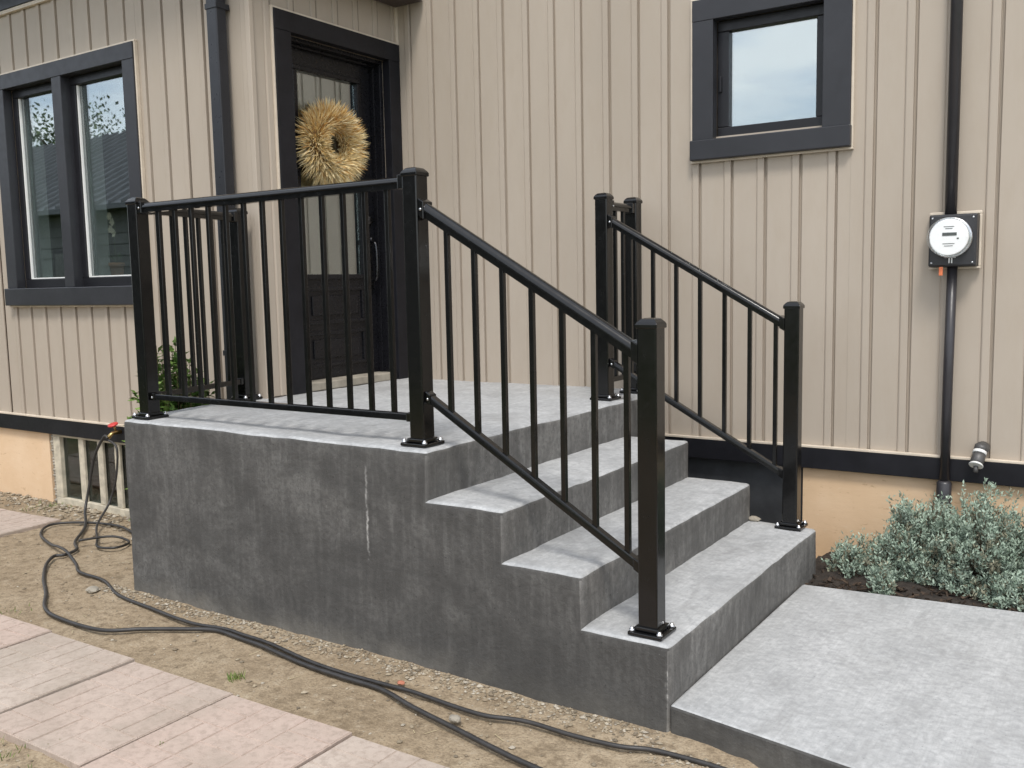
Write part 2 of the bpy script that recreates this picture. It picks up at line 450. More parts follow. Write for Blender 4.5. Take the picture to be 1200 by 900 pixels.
class B:
    """collects geometry of one mesh object"""
    def __init__(s):
        s.v, s.f, s.mi, s.sm, s.tint = [], [], [], [], None
    def add(s, vs, fs, mi=0, smooth=False, tint=None):
        k = len(s.v)
        s.v += [tuple(v) for v in vs]
        s.f += [tuple(i + k for i in f) for f in fs]
        s.mi += [mi] * len(fs)
        s.sm += [smooth] * len(fs)
        if tint is not None:
            if s.tint is None:
                s.tint = []
            s.tint += [tint] * len(vs)
        return s
    def box(s, a, b, mi=0, tint=None):
        (x0, y0, z0), (x1, y1, z1) = a, b
        vs = [(x0, y0, z0), (x1, y0, z0), (x1, y1, z0), (x0, y1, z0), (x0, y0, z1), (x1, y0, z1), (x1, y1, z1), (x0, y1, z1)]
        return s.add(vs, [(0, 3, 2, 1), (4, 5, 6, 7), (0, 1, 5, 4), (1, 2, 6, 5), (2, 3, 7, 6), (3, 0, 4, 7)], mi, tint=tint)
    def prism(s, poly, off0, off1, mi=0, smooth=False):
        """poly: list of 3d points (one end); off0/off1 shift vectors"""
        n = len(poly)
        o0, o1 = Vector(off0), Vector(off1)
        vs = [Vector(p) + o0 for p in poly] + [Vector(p) + o1 for p in poly]
        fs = [(i, (i + 1) % n, n + (i + 1) % n, n + i) for i in range(n)]
        s.add(vs, fs, mi, smooth)
        k = len(s.v) - 2 * n
        s.f += [tuple(k + i for i in reversed(range(n))), tuple(k + n + i for i in range(n))]
        s.mi += [mi, mi]
        s.sm += [False, False]
        return s
    def tube(s, pts, rad, seg=8, mi=0, caps=True, tint=None):
        pts = [Vector(p) for p in pts]
        rads = rad if isinstance(rad, (list, tuple)) else [rad] * len(pts)
        vs, fs = [], []
        prevn = None
        for i, p in enumerate(pts):
            d = (pts[min(i + 1, len(pts) - 1)] - pts[max(i - 1, 0)])
            d = d.normalized() if d.length > 1e-9 else Vector((0, 0, 1))
            if prevn is None:
                a = Vector((0, 0, 1)) if abs(d.z) < 0.9 else Vector((1, 0, 0))
                nn = (a - d * a.dot(d)).normalized()
            else:
                nn = prevn - d * prevn.dot(d)
                nn = nn.normalized() if nn.length > 1e-6 else d.orthogonal().normalized()
            prevn = nn
            bb = d.cross(nn)
            for k in range(seg):
                an = 2 * math.pi * k / seg
                vs.append(p + (nn * math.cos(an) + bb * math.sin(an)) * rads[i])
        for i in range(len(pts) - 1):
            for k in range(seg):
                fs.append((i * seg + k, i * seg + (k + 1) % seg, (i + 1) * seg + (k + 1) % seg, (i + 1) * seg + k))
        s.add(vs, fs, mi, True, tint)
        if caps:
            k0 = len(s.v) - len(vs)
            s.f += [tuple(k0 + k for k in reversed(range(seg))), tuple(k0 + (len(pts) - 1) * seg + k for k in range(seg))]
            s.mi += [mi, mi]
            s.sm += [False, False]
        return s
    def lathe(s, c, axis, prof, seg=24, mi=0):
        """prof: list of (radius, distance along axis)"""
        ax = Vector(axis).normalized()
        n1 = ax.orthogonal().normalized()
        n2 = ax.cross(n1)
        vs, fs = [], []
        for r, h in prof:
            for k in range(seg):
                an = 2 * math.pi * k / seg
                vs.append(Vector(c) + ax * h + (n1 * math.cos(an) + n2 * math.sin(an)) * max(r, 1e-4))
        for i in range(len(prof) - 1):
            for k in range(seg):
                fs.append((i * seg + k, i * seg + (k + 1) % seg, (i + 1) * seg + (k + 1) % seg, (i + 1) * seg + k))
        s.add(vs, fs, mi, True)
        k0 = len(s.v) - len(vs)
        s.f += [tuple(k0 + k for k in reversed(range(seg))), tuple(k0 + (len(prof) - 1) * seg + k for k in range(seg))]
        s.mi += [mi, mi]
        s.sm += [False, False]
        return s
    def mesh(s, name, mats, bevel=0.0, seg=2, weld=False):
        me = bpy.data.meshes.new(name)
        me.from_pydata(s.v, [], s.f)
        mats = mats if isinstance(mats, (list, tuple)) else [mats]
        for m in mats:
            me.materials.append(m)
        me.polygons.foreach_set('material_index', s.mi)
        me.polygons.foreach_set('use_smooth', s.sm)
        if s.tint is not None:
            a = me.attributes.new('tint', 'FLOAT_COLOR', 'POINT')
            flat = []
            for c in s.tint:
                flat += [c[0], c[1], c[2], 1.0]
            a.data.foreach_set('color', flat)
        if bevel or weld:
            bm = bmesh.new()
            bm.from_mesh(me)
            if weld:
                bmesh.ops.remove_doubles(bm, verts=bm.verts, dist=1e-5)
            bmesh.ops.recalc_face_normals(bm, faces=bm.faces)
            if bevel:
                ed = [e for e in bm.edges if len(e.link_faces) == 2 and e.calc_face_angle(0) > 0.5]
                bmesh.ops.bevel(bm, geom=ed, offset=bevel, segments=seg, affect='EDGES', profile=0.5)
            bm.to_mesh(me)
            bm.free()
        else:
            bm = bmesh.new()
            bm.from_mesh(me)
            bmesh.ops.recalc_face_normals(bm, faces=bm.faces)
            bm.to_mesh(me)
            bm.free()
        me.update()
        return me
    def build(s, name, mats, parent=None, bevel=0.0, seg=2, weld=False, kind=None):
        o = bpy.data.objects.new(name, s.mesh(name, mats, bevel, seg, weld))
        link(o, parent)
        if kind:
            o['kind'] = kind
        return o

def box(name, a, b, mat, parent=None, bevel=0.0, seg=2):
    return B().box(a, b).build(name, mat, parent, bevel, seg)

def inst(name, me, loc, parent, rot=None):
    o = bpy.data.objects.new(name, me)
    o.location = loc
    if rot:
        o.rotation_euler = rot
    return link(o, parent)

def smooth_path(pts, n=8):
    pts = [Vector(p) for p in pts]
    out = []
    for i in range(len(pts) - 1):
        p0, p1, p2, p3 = pts[max(i - 1, 0)], pts[i], pts[i + 1], pts[min(i + 2, len(pts) - 1)]
        for k in range(n):
            t = k / n
            out.append(0.5 * ((2 * p1) + (-p0 + p2) * t + (2 * p0 - 5 * p1 + 4 * p2 - p3) * t * t + (-p0 + 3 * p1 - 3 * p2 + p3) * t ** 3))
    out.append(pts[-1])
    return out

# ------------------------------------------------------------------ key dimensions (metres)
H1, H2, H3, HL = 0.198, 0.381, 0.568, 0.757          # tread heights, landing
T1, T2, T3 = 0.321, 0.643, 0.984                     # nosings behind the lowest one
DS = 1.691                                           # stair width
YW, XD, YL = 2.142, -2.868, 0.922                    # back wall, door wall, left wing wall
GZ = -0.105                                          # soil
ZB, ZBB = 0.505, 0.395                               # siding bottom, band bottom

# ------------------------------------------------------------------ ground
def gheight(x, y):
    h = noise.noise(Vector((x * 1.1, y * 1.1, 0))) * 0.012 + noise.noise(Vector((x * 5, y * 5, 3))) * 0.009 + noise.noise(Vector((x * 17, y * 17, 7))) * 0.005
    f = max(0.0, 1 - max(0.0, -y) / 0.25) if -3 < x < 0.3 else 0.0
    h += 0.012 * f                                    # rubble heaped against the stoop
    return GZ + h

def axis(lo, hi, step, far):
    a = [lo + (hi - lo) * i / round((hi - lo) / step) for i in range(round((hi - lo) / step) + 1)]
    d = step
    l, r = [], []
    x = lo
    while x > -far:
        d *= 1.6
        x -= d
        l.append(x)
    d = step
    x = hi
    while x < far:
        d *= 1.6
        x += d
        r.append(x)
    return l[::-1] + a + r

gx, gy = axis(-6.5, 1.4, 0.035, 400), axis(-1.8, 1.2, 0.035, 400)
vs = [(x, y, gheight(x, y) if abs(x) < 9 and abs(y) < 6 else GZ) for y in gy for x in gx]
nx = len(gx)
fs = [(j * nx + i, j * nx + i + 1, (j + 1) * nx + i + 1, (j + 1) * nx + i) for j in range(len(gy) - 1) for i in range(nx - 1)]
gb = B().add(vs, fs, 0, True)
ground = gb.build('ground', M['soil'], kind='structure')

# concrete walk: a slab with slightly uneven broomed top
wp = [(0.0, 0.004), (0.60, -0.094), (3.2, -0.52), (6.0, -0.98), (6.0, 2.0), (3.2, 1.74), (0.883, 1.531), (0.008, 1.440)]
wb = B()
wb.prism([(x, y, 0) for x, y in wp], (0, 0, -0.30), (0, 0, 0))
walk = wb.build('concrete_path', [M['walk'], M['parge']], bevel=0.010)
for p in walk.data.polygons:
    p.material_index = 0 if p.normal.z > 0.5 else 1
walk['kind'] = 'structure'

# planting bed between walk and wall
bv, bf = [], []
nxb, nyb = 120, 26
for j in range(nyb + 1):
    for i in range(nxb + 1):
        x = -0.06 + 5.5 * i / nxb
        ylo = 1.43 + 0.098 * max(x, 0)
        y = ylo + (2.21 - ylo) * j / nyb
        z = -0.045 + noise.noise(Vector((x * 9, y * 9, 1))) * 0.014 + noise.noise(Vector((x * 30, y * 30, 1))) * 0.009 + 0.03 * math.sin(math.pi * j / nyb)
        if j == 0:
            z = -0.05
        bv.append((x, y, z))
for j in range(nyb):
    for i in range(nxb):
        k = j * (nxb + 1) + i
        bf.append((k, k + 1, k + nxb + 2, k + nxb + 1))
B().add(bv, bf, 0, False).build('planting_bed', M['bed'], kind='structure')

# ------------------------------------------------------------------ patio stones
def patio_stone_mesh(name, w, d, seed):
    """square stone with an embossed brick face: raised brick tops, recessed joints"""
    rr = random.Random(seed)
    b = B()
    b.box((-w / 2, -d / 2, -0.05), (w / 2, d / 2, -0.0034))
    nc, g = 6, 0.006
    cell = w / nc
    occ = [[0] * nc for _ in range(nc)]
    for r in range(nc):
        for c in range(nc):
            if occ[r][c]:
                continue
            horiz = ((r // 2 + c // 2) % 2 == 0)
            ww, hh = (2, 1) if horiz else (1, 2)
            if c + ww > nc or r + hh > nc:
                ww = hh = 1
            for a in range(hh):
                for e in range(ww):
                    occ[r + a][c + e] = 1
            x0, y0 = -w / 2 + c * cell + g / 2, -d / 2 + r * d / nc + g / 2
            x1, y1 = x0 + ww * cell - g, y0 + hh * d / nc - g
            z = rr.uniform(-0.0012, 0.0008)
            t = 0.0018
            vsx = [(x0, y0, -0.004), (x1, y0, -0.004), (x1, y1, -0.004), (x0, y1, -0.004), (x0 + t, y0 + t, z), (x1 - t, y0 + t, z), (x1 - t, y1 - t, z), (x0 + t, y1 - t, z)]
            b.add(vsx, [(4, 5, 6, 7), (0, 1, 5, 4), (1, 2, 6, 5), (2, 3, 7, 6), (3, 0, 4, 7)])
    return b.mesh(name, M['slab'])

pave = empty('paved_path', (-1.5, -0.82, GZ))
pave['kind'] = 'structure'
pave['label'] = 'row of pinkish square brick faced patio stones across the soil'
pmesh = [patio_stone_mesh('patio_stone', 0.579, 0.600, s) for s in range(3)]
x = -0.575
for i in range(9):
    yy = -0.835 + 0.0255 * (i - 9) / 9 - 0.0
    inst('patio_stone', pmesh[i % 3], (x, yy, -0.082 + random.uniform(-0.004, 0.004)), pave, (random.uniform(-0.006, 0.006), random.uniform(-0.006, 0.006), 0.015 + random.uniform(-0.008, 0.008)))
    x -= 0.590
x = 0.011
for i in range(6):
    inst('patio_stone', pmesh[(i + 1) % 3], (x, -0.832 + 0.002 * i, -0.084 + random.uniform(-0.004, 0.004)), pave, (0, 0, 0.015 + random.uniform(-0.008, 0.008)))
    x += 0.586
pave2 = empty('paved_path', (-5.2, 0.3, GZ))
pave2['kind'] = 'structure'
pave2['label'] = 'pinkish patio stones beside the house wall at the left edge'
for i in range(4):
    for j in range(2):
        inst('patio_stone', pmesh[(i + j) % 3], (-4.80 - 0.586 * i + 0.07 * j, 0.30 - 0.61 * j - 0.03 * i, -0.085 + random.uniform(-0.004, 0.004)), pave2, (0, 0, 0.06))

# ------------------------------------------------------------------ concrete stoop with steps (one solid)
def stoop():
    xs = [None, XD, -T3, -T2, -T1, 0.0]
    ys = [0.0, YL + 0.03, DS, YW + 0.03]
    low = -0.35
    def px(i, j):
        if i == 0:
            return (-2.867 - 0.155 * min(ys[j], YL + 0.03) / YL)
        if i == 1:
            return XD + 0.001 - (0.03 if False else 0.0) if j > 0 else XD + 0.12
        return xs[i]
    def hgt(i, j):                                   # cell i (x), j (y)
        if j == 2:
            return HL if i == 1 else None
        if i == 0:
            return HL if j == 0 else None
        return {1: HL, 2: H3, 3: H2, 4: H1}[i]
    b = B()
    NX, NY = 5, 3
    top = lambda i, j, z: (px(i, j), ys[j], z)
    for i in range(NX):
        for j in range(NY):
            h = hgt(i, j)
            if h is None:
                continue
            b.add([top(i, j, h), top(i + 1, j, h), top(i + 1, j + 1, h), top(i, j + 1, h)], [(0, 1, 2, 3)])
            b.add([top(i, j, low), top(i + 1, j, low), top(i + 1, j + 1, low), top(i, j + 1, low)], [(3, 2, 1, 0)])
    hs = [low, H1, H2, H3, HL]
    def wall(i0, j0, i1, j1, ha, hb):
        """vertical wall between lattice points from height ha up to hb, split at every step height"""
        lv = [z for z in hs if min(ha, hb) - 1e-6 <= z <= max(ha, hb) + 1e-6]
        for a, c in zip(lv, lv[1:]):
            b.add([top(i0, j0, a), top(i1, j1, a), top(i1, j1, c), top(i0, j0, c)], [(0, 1, 2, 3)])
    for i in range(NX):
        for j in range(NY + 1):
            a = hgt(i, j - 1) if j > 0 else None
            c = hgt(i, j) if j < NY else None
            a, c = a if a is not None else low, c if c is not None else low
            if abs(a - c) > 1e-6:
                wall(i, j, i + 1, j, a, c)
    for j in range(NY):
        for i in range(NX + 1):
            a = hgt(i - 1, j) if i > 0 else None
            c = hgt(i, j) if i < NX else None
            a, c = a if a is not None else low, c if c is not None else low
            if abs(a - c) > 1e-6:
                wall(i, j, i, j + 1, a, c)
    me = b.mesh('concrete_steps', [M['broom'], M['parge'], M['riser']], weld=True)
    bm = bmesh.new()
    bm.from_mesh(me)
    bmesh.ops.dissolve_limit(bm, angle_limit=0.02, verts=bm.verts, edges=bm.edges)
    bmesh.ops.recalc_face_normals(bm, faces=bm.faces)
    ed = [e for e in bm.edges if len(e.link_faces) == 2 and e.is_convex and e.calc_face_angle(0) > 0.5]
    bmesh.ops.bevel(bm, geom=ed, offset=0.017, segments=3, affect='EDGES', profile=0.5)
    bmesh.ops.triangulate(bm, faces=[f for f in bm.faces if len(f.verts) > 4])
    for _ in range(7):
        long = [e for e in bm.edges if e.calc_length() > 0.05]
        if not long:
            break
        bmesh.ops.subdivide_edges(bm, edges=long, cuts=1)
        bmesh.ops.triangulate(bm, faces=[f for f in bm.faces if len(f.verts) > 4])
    for v in bm.verts:                               # hand-finished, never dead straight
        p = v.co
        n = Vector((noise.noise(p * 3.1), noise.noise(p * 3.1 + Vector((9, 2, 4))), noise.noise(p * 3.1 + Vector((3, 8, 1))))) * 0.0045
        n += Vector((noise.noise(p * 14), noise.noise(p * 14 + Vector((5, 1, 2))), noise.noise(p * 14 + Vector((1, 7, 3))))) * 0.0024
        v.co = p + n
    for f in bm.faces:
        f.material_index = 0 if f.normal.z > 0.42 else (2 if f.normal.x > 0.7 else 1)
        f.smooth = True
    bm.to_mesh(me)
    bm.free()
    me.update()
    o = bpy.data.objects.new('concrete_steps', me)
    COL.objects.link(o)
    md = o.modifiers.new('edges', 'EDGE_SPLIT')
    md.split_angle = math.radians(50)
    return tag(o, 'grey concrete stoop with four steps down from the black front door', 'steps')
stoop()

# ------------------------------------------------------------------ house
house = empty('house', (XD, YW, GZ))
tag(house, 'beige board and batten house with charcoal window trim and black front door', 'house')

PITCH_S, BAT = 0.1795, 0.043

def panel_profile():
    w, bt = PITCH_S, BAT
    return [(0.0, -0.0155), (0.0082, -0.0155), (0.0090, -0.006), (0.0120, 0.0), (w - bt - 0.006, 0.0), (w - bt - 0.002, -0.002), (w - bt, -0.002), (w - bt + 0.003, 0.005), (w - bt + 0.008, 0.007), (w - 0.005, 0.007), (w - 0.004, 0.006), (w - 0.0035, -0.0155), (w, -0.0155)]

def siding(parent, kind, plane, u_first, u_lo, u_hi, z_lo, z_hi, holes):
    """vertical vinyl boards; kind 'x': wall facing -y at y=plane; 'y': wall facing +x at x=plane. holes: (u0,u1,z0,z1)"""
    prof = panel_profile()
    k0 = math.floor((u_lo - u_first) / PITCH_S) - 1
    cache = {}
    k = k0
    while True:
        u0 = u_first + k * PITCH_S
        k += 1
        if u0 >= u_hi:
            break
        u1 = u0 + PITCH_S
        if u1 <= u_lo:
            continue
        a, c = max(u0, u_lo), min(u1, u_hi)
        if c - a < 0.004:
            continue
        cuts = sorted({a, c} | {h[0] for h in holes if a < h[0] < c} | {h[1] for h in holes if a < h[1] < c})
        for s, e in zip(cuts, cuts[1:]):
            if e - s < 0.003:
                continue
            hz = sorted([(h[2], h[3]) for h in holes if h[0] < (s + e) / 2 < h[1]])
            z = z_lo
            spans = []
            for za, zb in hz:
                if za > z:
                    spans.append((z, za))
                z = max(z, zb)
            if z < z_hi:
                spans.append((z, z_hi))
            for za, zb in spans:
                key = (round(s - u0, 4), round(e - u0, 4), round(zb - za, 4))
                if key not in cache:
                    pts = []
                    full = [(u, d) for u, d in prof if s - u0 <= u <= e - u0]
                    def at(u):
                        for (ua, da), (ub, db) in zip(prof, prof[1:]):
                            if ua <= u <= ub:
                                return da if ub == ua else da + (db - da) * (u - ua) / (ub - ua)
                        return 0.0
                    pts = [(s - u0, at(s - u0))] + [p for p in full if s - u0 < p[0] < e - u0] + [(e - u0, at(e - u0))]
                    n = len(pts)
                    if kind == 'x':
                        vv = [(u, -d, 0) for u, d in pts] + [(u, -d, zb - za) for u, d in pts]
                    else:
                        vv = [(d, u, 0) for u, d in pts] + [(d, u, zb - za) for u, d in pts]
                    ff = [(i, i + 1, n + i + 1, n + i) for i in range(n - 1)]
                    # closed back so that the board has thickness
                    m = len(vv)
                    if kind == 'x':
                        vv += [(pts[0][0], 0.0175, 0), (pts[-1][0], 0.0175, 0), (pts[-1][0], 0.0175, zb - za), (pts[0][0], 0.0175, zb - za)]
                    else:
                        vv += [(-0.0175, pts[0][0], 0), (-0.0175, pts[-1][0], 0), (-0.0175, pts[-1][0], zb - za), (-0.0175, pts[0][0], zb - za)]
                    ff += [(m, m + 3, m + 2, m + 1), tuple(range(n)) + (m + 1, m), tuple(range(2 * n - 1, n - 1, -1)) + (m + 3, m + 2), (0, n, m + 3, m), (n - 1, m + 1, m + 2, 2 * n - 1)]
                    cache[key] = B().add(vv, ff).mesh('siding_board', M['siding'])
                ju, jd, jr = random.uniform(-0.0012, 0.0012), random.uniform(-0.0010, 0.0010), random.uniform(-0.0005, 0.0005)
                loc = (u0 + ju, plane + jd, za) if kind == 'x' else (plane + jd, u0 + ju, za)
                inst('siding_board', cache[key], loc, parent, (0, jr, 0) if kind == 'x' else (jr, 0, 0))

def wall_core(name, kind, plane, u_lo, u_hi, z_lo, z_hi, holes, thick, mat):
    """solid wall behind the boards with openings cut; returns the part"""
    us = sorted({u_lo, u_hi} | {h[0] for h in holes} | {h[1] for h in holes})
    zs = sorted({z_lo, z_hi} | {h[2] for h in holes} | {h[3] for h in holes})
    b = B()
    for a, c in zip(us, us[1:]):
        for e, g in zip(zs, zs[1:]):
            if any(h[0] < (a + c) / 2 < h[1] and h[2] < (e + g) / 2 < h[3] for h in holes):
                continue
            if kind == 'x':
                b.box((a, plane, e), (c, plane + thick, g))
            else:
                b.box((plane - thick, a, e), (plane, c, g))
    return b.build(name, mat, house)

EAVE = 3.27
# openings (structural) and trim outlines
LWIN = (-5.35, -3.97, 1.40, 2.775)
LTRIM = (-5.46, -3.87, 1.29, 2.866)
SWIN = (-0.70, -0.11, 2.13, 2.73)
STRIM = (-0.806, 0.014, 2.008, 2.835)
DOOR = (1.19, 2.04, HL, 2.815)
DTRIM = (1.072, 2.14, HL - 0.02, 2.925)

w_back = wall_core('back_wall', 'x', YW + 0.018, XD - 0.05, 7.0, ZBB, 5.6, [SWIN], 0.14, M['siding'])
siding(w_back, 'x', YW, -0.101 - (PITCH_S - BAT), XD + 0.006, 7.0, ZB, 5.6, [STRIM])
w_left = wall_core('wing_wall', 'x', YL + 0.018, -9.0, XD - 0.018, ZBB, 3.6, [LWIN], 0.14, M['siding'])
siding(w_left, 'x', YL, -4.69 - PITCH_S, -9.0, XD - 0.002, ZB, EAVE, [LTRIM])
w_door = wall_core('door_wall', 'y', XD - 0.018, YL + 0.16, YW + 0.01, ZBB, 3.6, [DOOR], 0.14, M['siding'])
siding(w_door, 'y', XD, 1.781 - PITCH_S, YL - 0.012, YW - 0.004, HL + 0.004, EAVE, [DTRIM])
# beige corner and channel trims
box('corner_trim', (XD - 0.020, YL - 0.018, HL - 0.2), (XD + 0.016, YL + 0.012, EAVE), M['siding'], w_left, 0.003)
box('channel', (XD + 0.007, YW - 0.022, HL + 0.003), (XD + 0.024, YW - 0.001, EAVE), M['jtrim'], w_back, 0.002)
for (a, c, n, zz) in ((XD - 0.3, 7.0, YW, w_back), (-9.0, XD - 0.02, YL, w_left)):
    if n == YW:
        box('channel', (XD + 0.03, n - 0.028, ZB - 0.002), (c, n - 0.001, ZB + 0.010), M['jtrim'], zz, 0.002)
    else:
        box('channel', (a, n - 0.028, ZB - 0.002), (c, n - 0.001, ZB + 0.010), M['jtrim'], zz, 0.002)
box('channel', (-9.0, YL - 0.024, EAVE - 0.012), (XD, YL - 0.0015, EAVE + 0.012), M['jtrim'], w_left, 0.002)

def channel_frame(parent, x0, x1, z0, z1, y):
    """thin beige channel round a window trim on a wall facing -y"""
    t = 0.012
    box('channel', (x0 - t, y - 0.024, z1), (x1 + t, y - 0.001, z1 + t), M['jtrim'], parent, 0.002)
    box('channel', (x0 - t, y - 0.024, z0 - t), (x1 + t, y - 0.001, z0), M['jtrim'], parent, 0.002)
    box('channel', (x0 - t, y - 0.0235, z0 + 0.0005), (x0, y - 0.001, z1 - 0.0005), M['jtrim'], parent, 0.002)
    box('channel', (x1, y - 0.0235, z0 + 0.0005), (x1 + t, y - 0.001, z1 - 0.0005), M['jtrim'], parent, 0.002)
channel_frame(w_back, *STRIM, YW)
channel_frame(w_left, *LTRIM, YL)
# channel round the door trim
box('channel', (XD + 0.001, DTRIM[0] - 0.012, HL), (XD + 0.022, DTRIM[0], DTRIM[3] + 0.012), M['jtrim'], w_door, 0.002)
box('channel', (XD + 0.001, DTRIM[0] + 0.0005, DTRIM[3]), (XD + 0.0215, DTRIM[1], DTRIM[3] + 0.012), M['jtrim'], w_door, 0.002)

# dark bands under the siding
box('skirt_board', (-0.86, YW - 0.026, ZBB), (7.0, YW + 0.030, ZB - 0.003), M['blacktrim'], house, 0.003)
box('skirt_board', (-0.985, YW - 0.020, ZBB + 0.001), (-0.862, YW + 0.030, ZB - 0.004), M['blacktrim'], house, 0.003)
box('skirt_board', (-9.0, YL - 0.024, ZBB), (XD - 0.17, YL + 0.030, ZB - 0.003), M['blacktrim'], house, 0.003)
# foundations
BW = (-5.05, -4.20, -0.06, 0.375)
box('foundation', (-2.9, YW + 0.045, -0.6), (-0.215, YW + 0.2, ZBB - 0.001), M['foundation'], house)
box('foundation', (-0.213, YW + 0.040, -0.6), (7.0, YW + 0.2, ZBB - 0.001), M['cement'], house)
xx = -0.205
for i in range(6):
    box('foundation_panel', (xx, YW + 0.012, -0.35), (xx + 1.215, YW + 0.036, ZBB - 0.002), M['peach'], house, 0.002)
    xx += 1.219
fb = B()
fb.box((-9.0, YL + 0.045, -0.6), (BW[0], YL + 0.2, ZBB - 0.001)).box((BW[1], YL + 0.045, -0.6), (XD - 0.02, YL + 0.2, ZBB - 0.001)).box((BW[0], YL + 0.045, -0.6), (BW[1], YL + 0.2, BW[2])).box((BW[0], YL + 0.045, BW[3]), (BW[1], YL + 0.2, ZBB - 0.001))
fb.build('foundation', M['cement'], house)
xx = -5.155
for i in range(3):
    box('foundation_panel', (xx - 1.215, YL + 0.012, -0.35), (xx, YL + 0.042, ZBB - 0.002), M['peach'], house, 0.002)
    xx -= 1.219
# mortar bead between panel and basement window
b = B()
for i in range(26):
    z = -0.13 + 0.52 * i / 26
    r = random.uniform(0.014, 0.026)
    b.lathe((-5.118 + random.uniform(-0.006, 0.006), YL + 0.03 + random.uniform(-0.004, 0.004), z), (0, 0, 1), [(0.002, -0.018), (r, -0.006), (r, 0.006), (0.002, 0.018)], 7)
b.build('mortar', M['cement'], house)

# basement window
bwin = box('basement_window', (BW[0] - 0.045, YL + 0.005, BW[2] - 0.05), (BW[1] + 0.04, YL + 0.040, BW[2]), M['cream'], house, 0.004)
box('frame', (BW[0] - 0.045, YL + 0.006, BW[3]), (BW[1] + 0.04, YL + 0.041, BW[3] + 0.019), M['cream'], bwin, 0.003)
box('frame', (BW[0] - 0.045, YL + 0.0055, BW[2] + 0.0005), (BW[0] + 0.035, YL + 0.041, BW[3] - 0.0005), M['cream'], bwin, 0.004)
box('frame', (BW[1] - 0.03, YL + 0.0055, BW[2] + 0.0005), (BW[1] + 0.04, YL + 0.041, BW[3] - 0.0005), M['cream'], bwin, 0.004)
for xm in (-4.77, -4.55, -4.36):
    box('mullion', (xm - 0.030, YL + 0.012, BW[2] + 0.001), (xm + 0.030, YL + 0.034, BW[3] - 0.001), M['cream'], bwin, 0.005)
for a, c in ((BW[0] + 0.030, -4.772), (-4.768, -4.552), (-4.548, -4.362), (-4.358, BW[1] - 0.025)):
    box('pane', (a, YL + 0.0345, BW[2] + 0.001), (c, YL + 0.0385, BW[3] - 0.001), M['glass_b'], bwin)
box('room', (BW[0] - 0.1, YL + 0.55, -0.3), (BW[1] + 0.1, YL + 0.57, 0.5), M['interior'], bwin)
box('curtain', (-5.0, YL + 0.13, BW[2] - 0.04), (-4.90, YL + 0.15, BW[3] + 0.01), M['cream'], bwin)

# ---- double window on the wing
win = empty('double_window', (-4.7, YL, 1.29))
link_parent = win
COL.objects.unlink(win)
link(win, house)
yt = YL - 0.034
box('trim', (LTRIM[0], yt, 2.768), (LTRIM[1], YL + 0.03, LTRIM[3]), M['charcoal'], win, 0.003)
box('trim', (LTRIM[0] + 0.0005, yt + 0.001, 1.4105), (-5.335, YL + 0.03, 2.7675), M['charcoal'], win, 0.003)
box('trim', (-3.982, yt + 0.001, 1.4105), (LTRIM[1] - 0.0005, YL + 0.03, 2.7675), M['charcoal'], win, 0.003)
box('sill', (LTRIM[0] - 0.008, yt - 0.022, LTRIM[2]), (LTRIM[1] + 0.008, YL + 0.03, 1.410), M['charcoal'], win, 0.005)
box('mullion', (-4.745, yt + 0.0012, 1.4105), (-4.64, YL + 0.08, 2.7675), M['charcoal'], win, 0.003)
for (a, c) in ((-5.335, -4.745), (-4.64, -3.982)):
    y0 = YL + 0.032
    s = empty('sash', (a, y0, 1.41))
    COL.objects.unlink(s)
    link(s, win)
    fw = 0.050
    box('frame', (a, y0, 2.7675 - 0.055), (c, y0 + 0.05, 2.7675), M['sash'], win, 0.004)
    box('frame', (a, y0, 1.411), (c, y0 + 0.05, 1.411 + 0.06), M['sash'], win, 0.004)
    box('frame', (a, y0 + 0.0005, 1.4715), (a + fw, y0 + 0.05, 2.712), M['sash'], win, 0.004)
    box('frame', (c - fw, y0 + 0.0005, 1.4715), (c, y0 + 0.05, 2.712), M['sash'], win, 0.004)
    bpy.data.objects.remove(s)
    box('pane', (a + fw - 0.004, y0 + 0.028, 1.468), (c - fw + 0.004, y0 + 0.034, 2.716), M['glass'], win)
    box('glazing_bead', (a + fw + 0.0005, y0 + 0.012, 1.4715), (a + fw + 0.013, y0 + 0.0275, 2.712), M['whiteplastic'], win, 0.002)
    box('glazing_bead', (a + fw + 0.014, y0 + 0.012, 1.4715), (c - fw - 0.0005, y0 + 0.0275, 1.480), M['whiteplastic'], win, 0.002)
    # white inside jamb seen through the glass
    box('inner_jamb', (a + 0.052, y0 + 0.06, 1.44), (a + 0.074, y0 + 0.16, 2.74), M['whiteplastic'], win, 0.003)
    box('inner_sill', (a + 0.02, y0 + 0.056, 1.44), (c - 0.02, y0 + 0.22, 1.466), M['whiteplastic'], win, 0.003)
rb = B()
rb.box((-6.2, 3.4, 0.8), (-3.1, 3.45, 3.2)).box((-6.25, 1.1, 0.8), (-6.2, 3.4, 3.2)).box((-3.1, 1.1, 0.8), (-3.05, 3.4, 3.2)).box((-6.2, 1.1, 3.2), (-3.1, 3.4, 3.25)).box((-6.2, 1.1, 0.75), (-3.1, 3.4, 0.8))
rb.build('room', M['interior'], win)

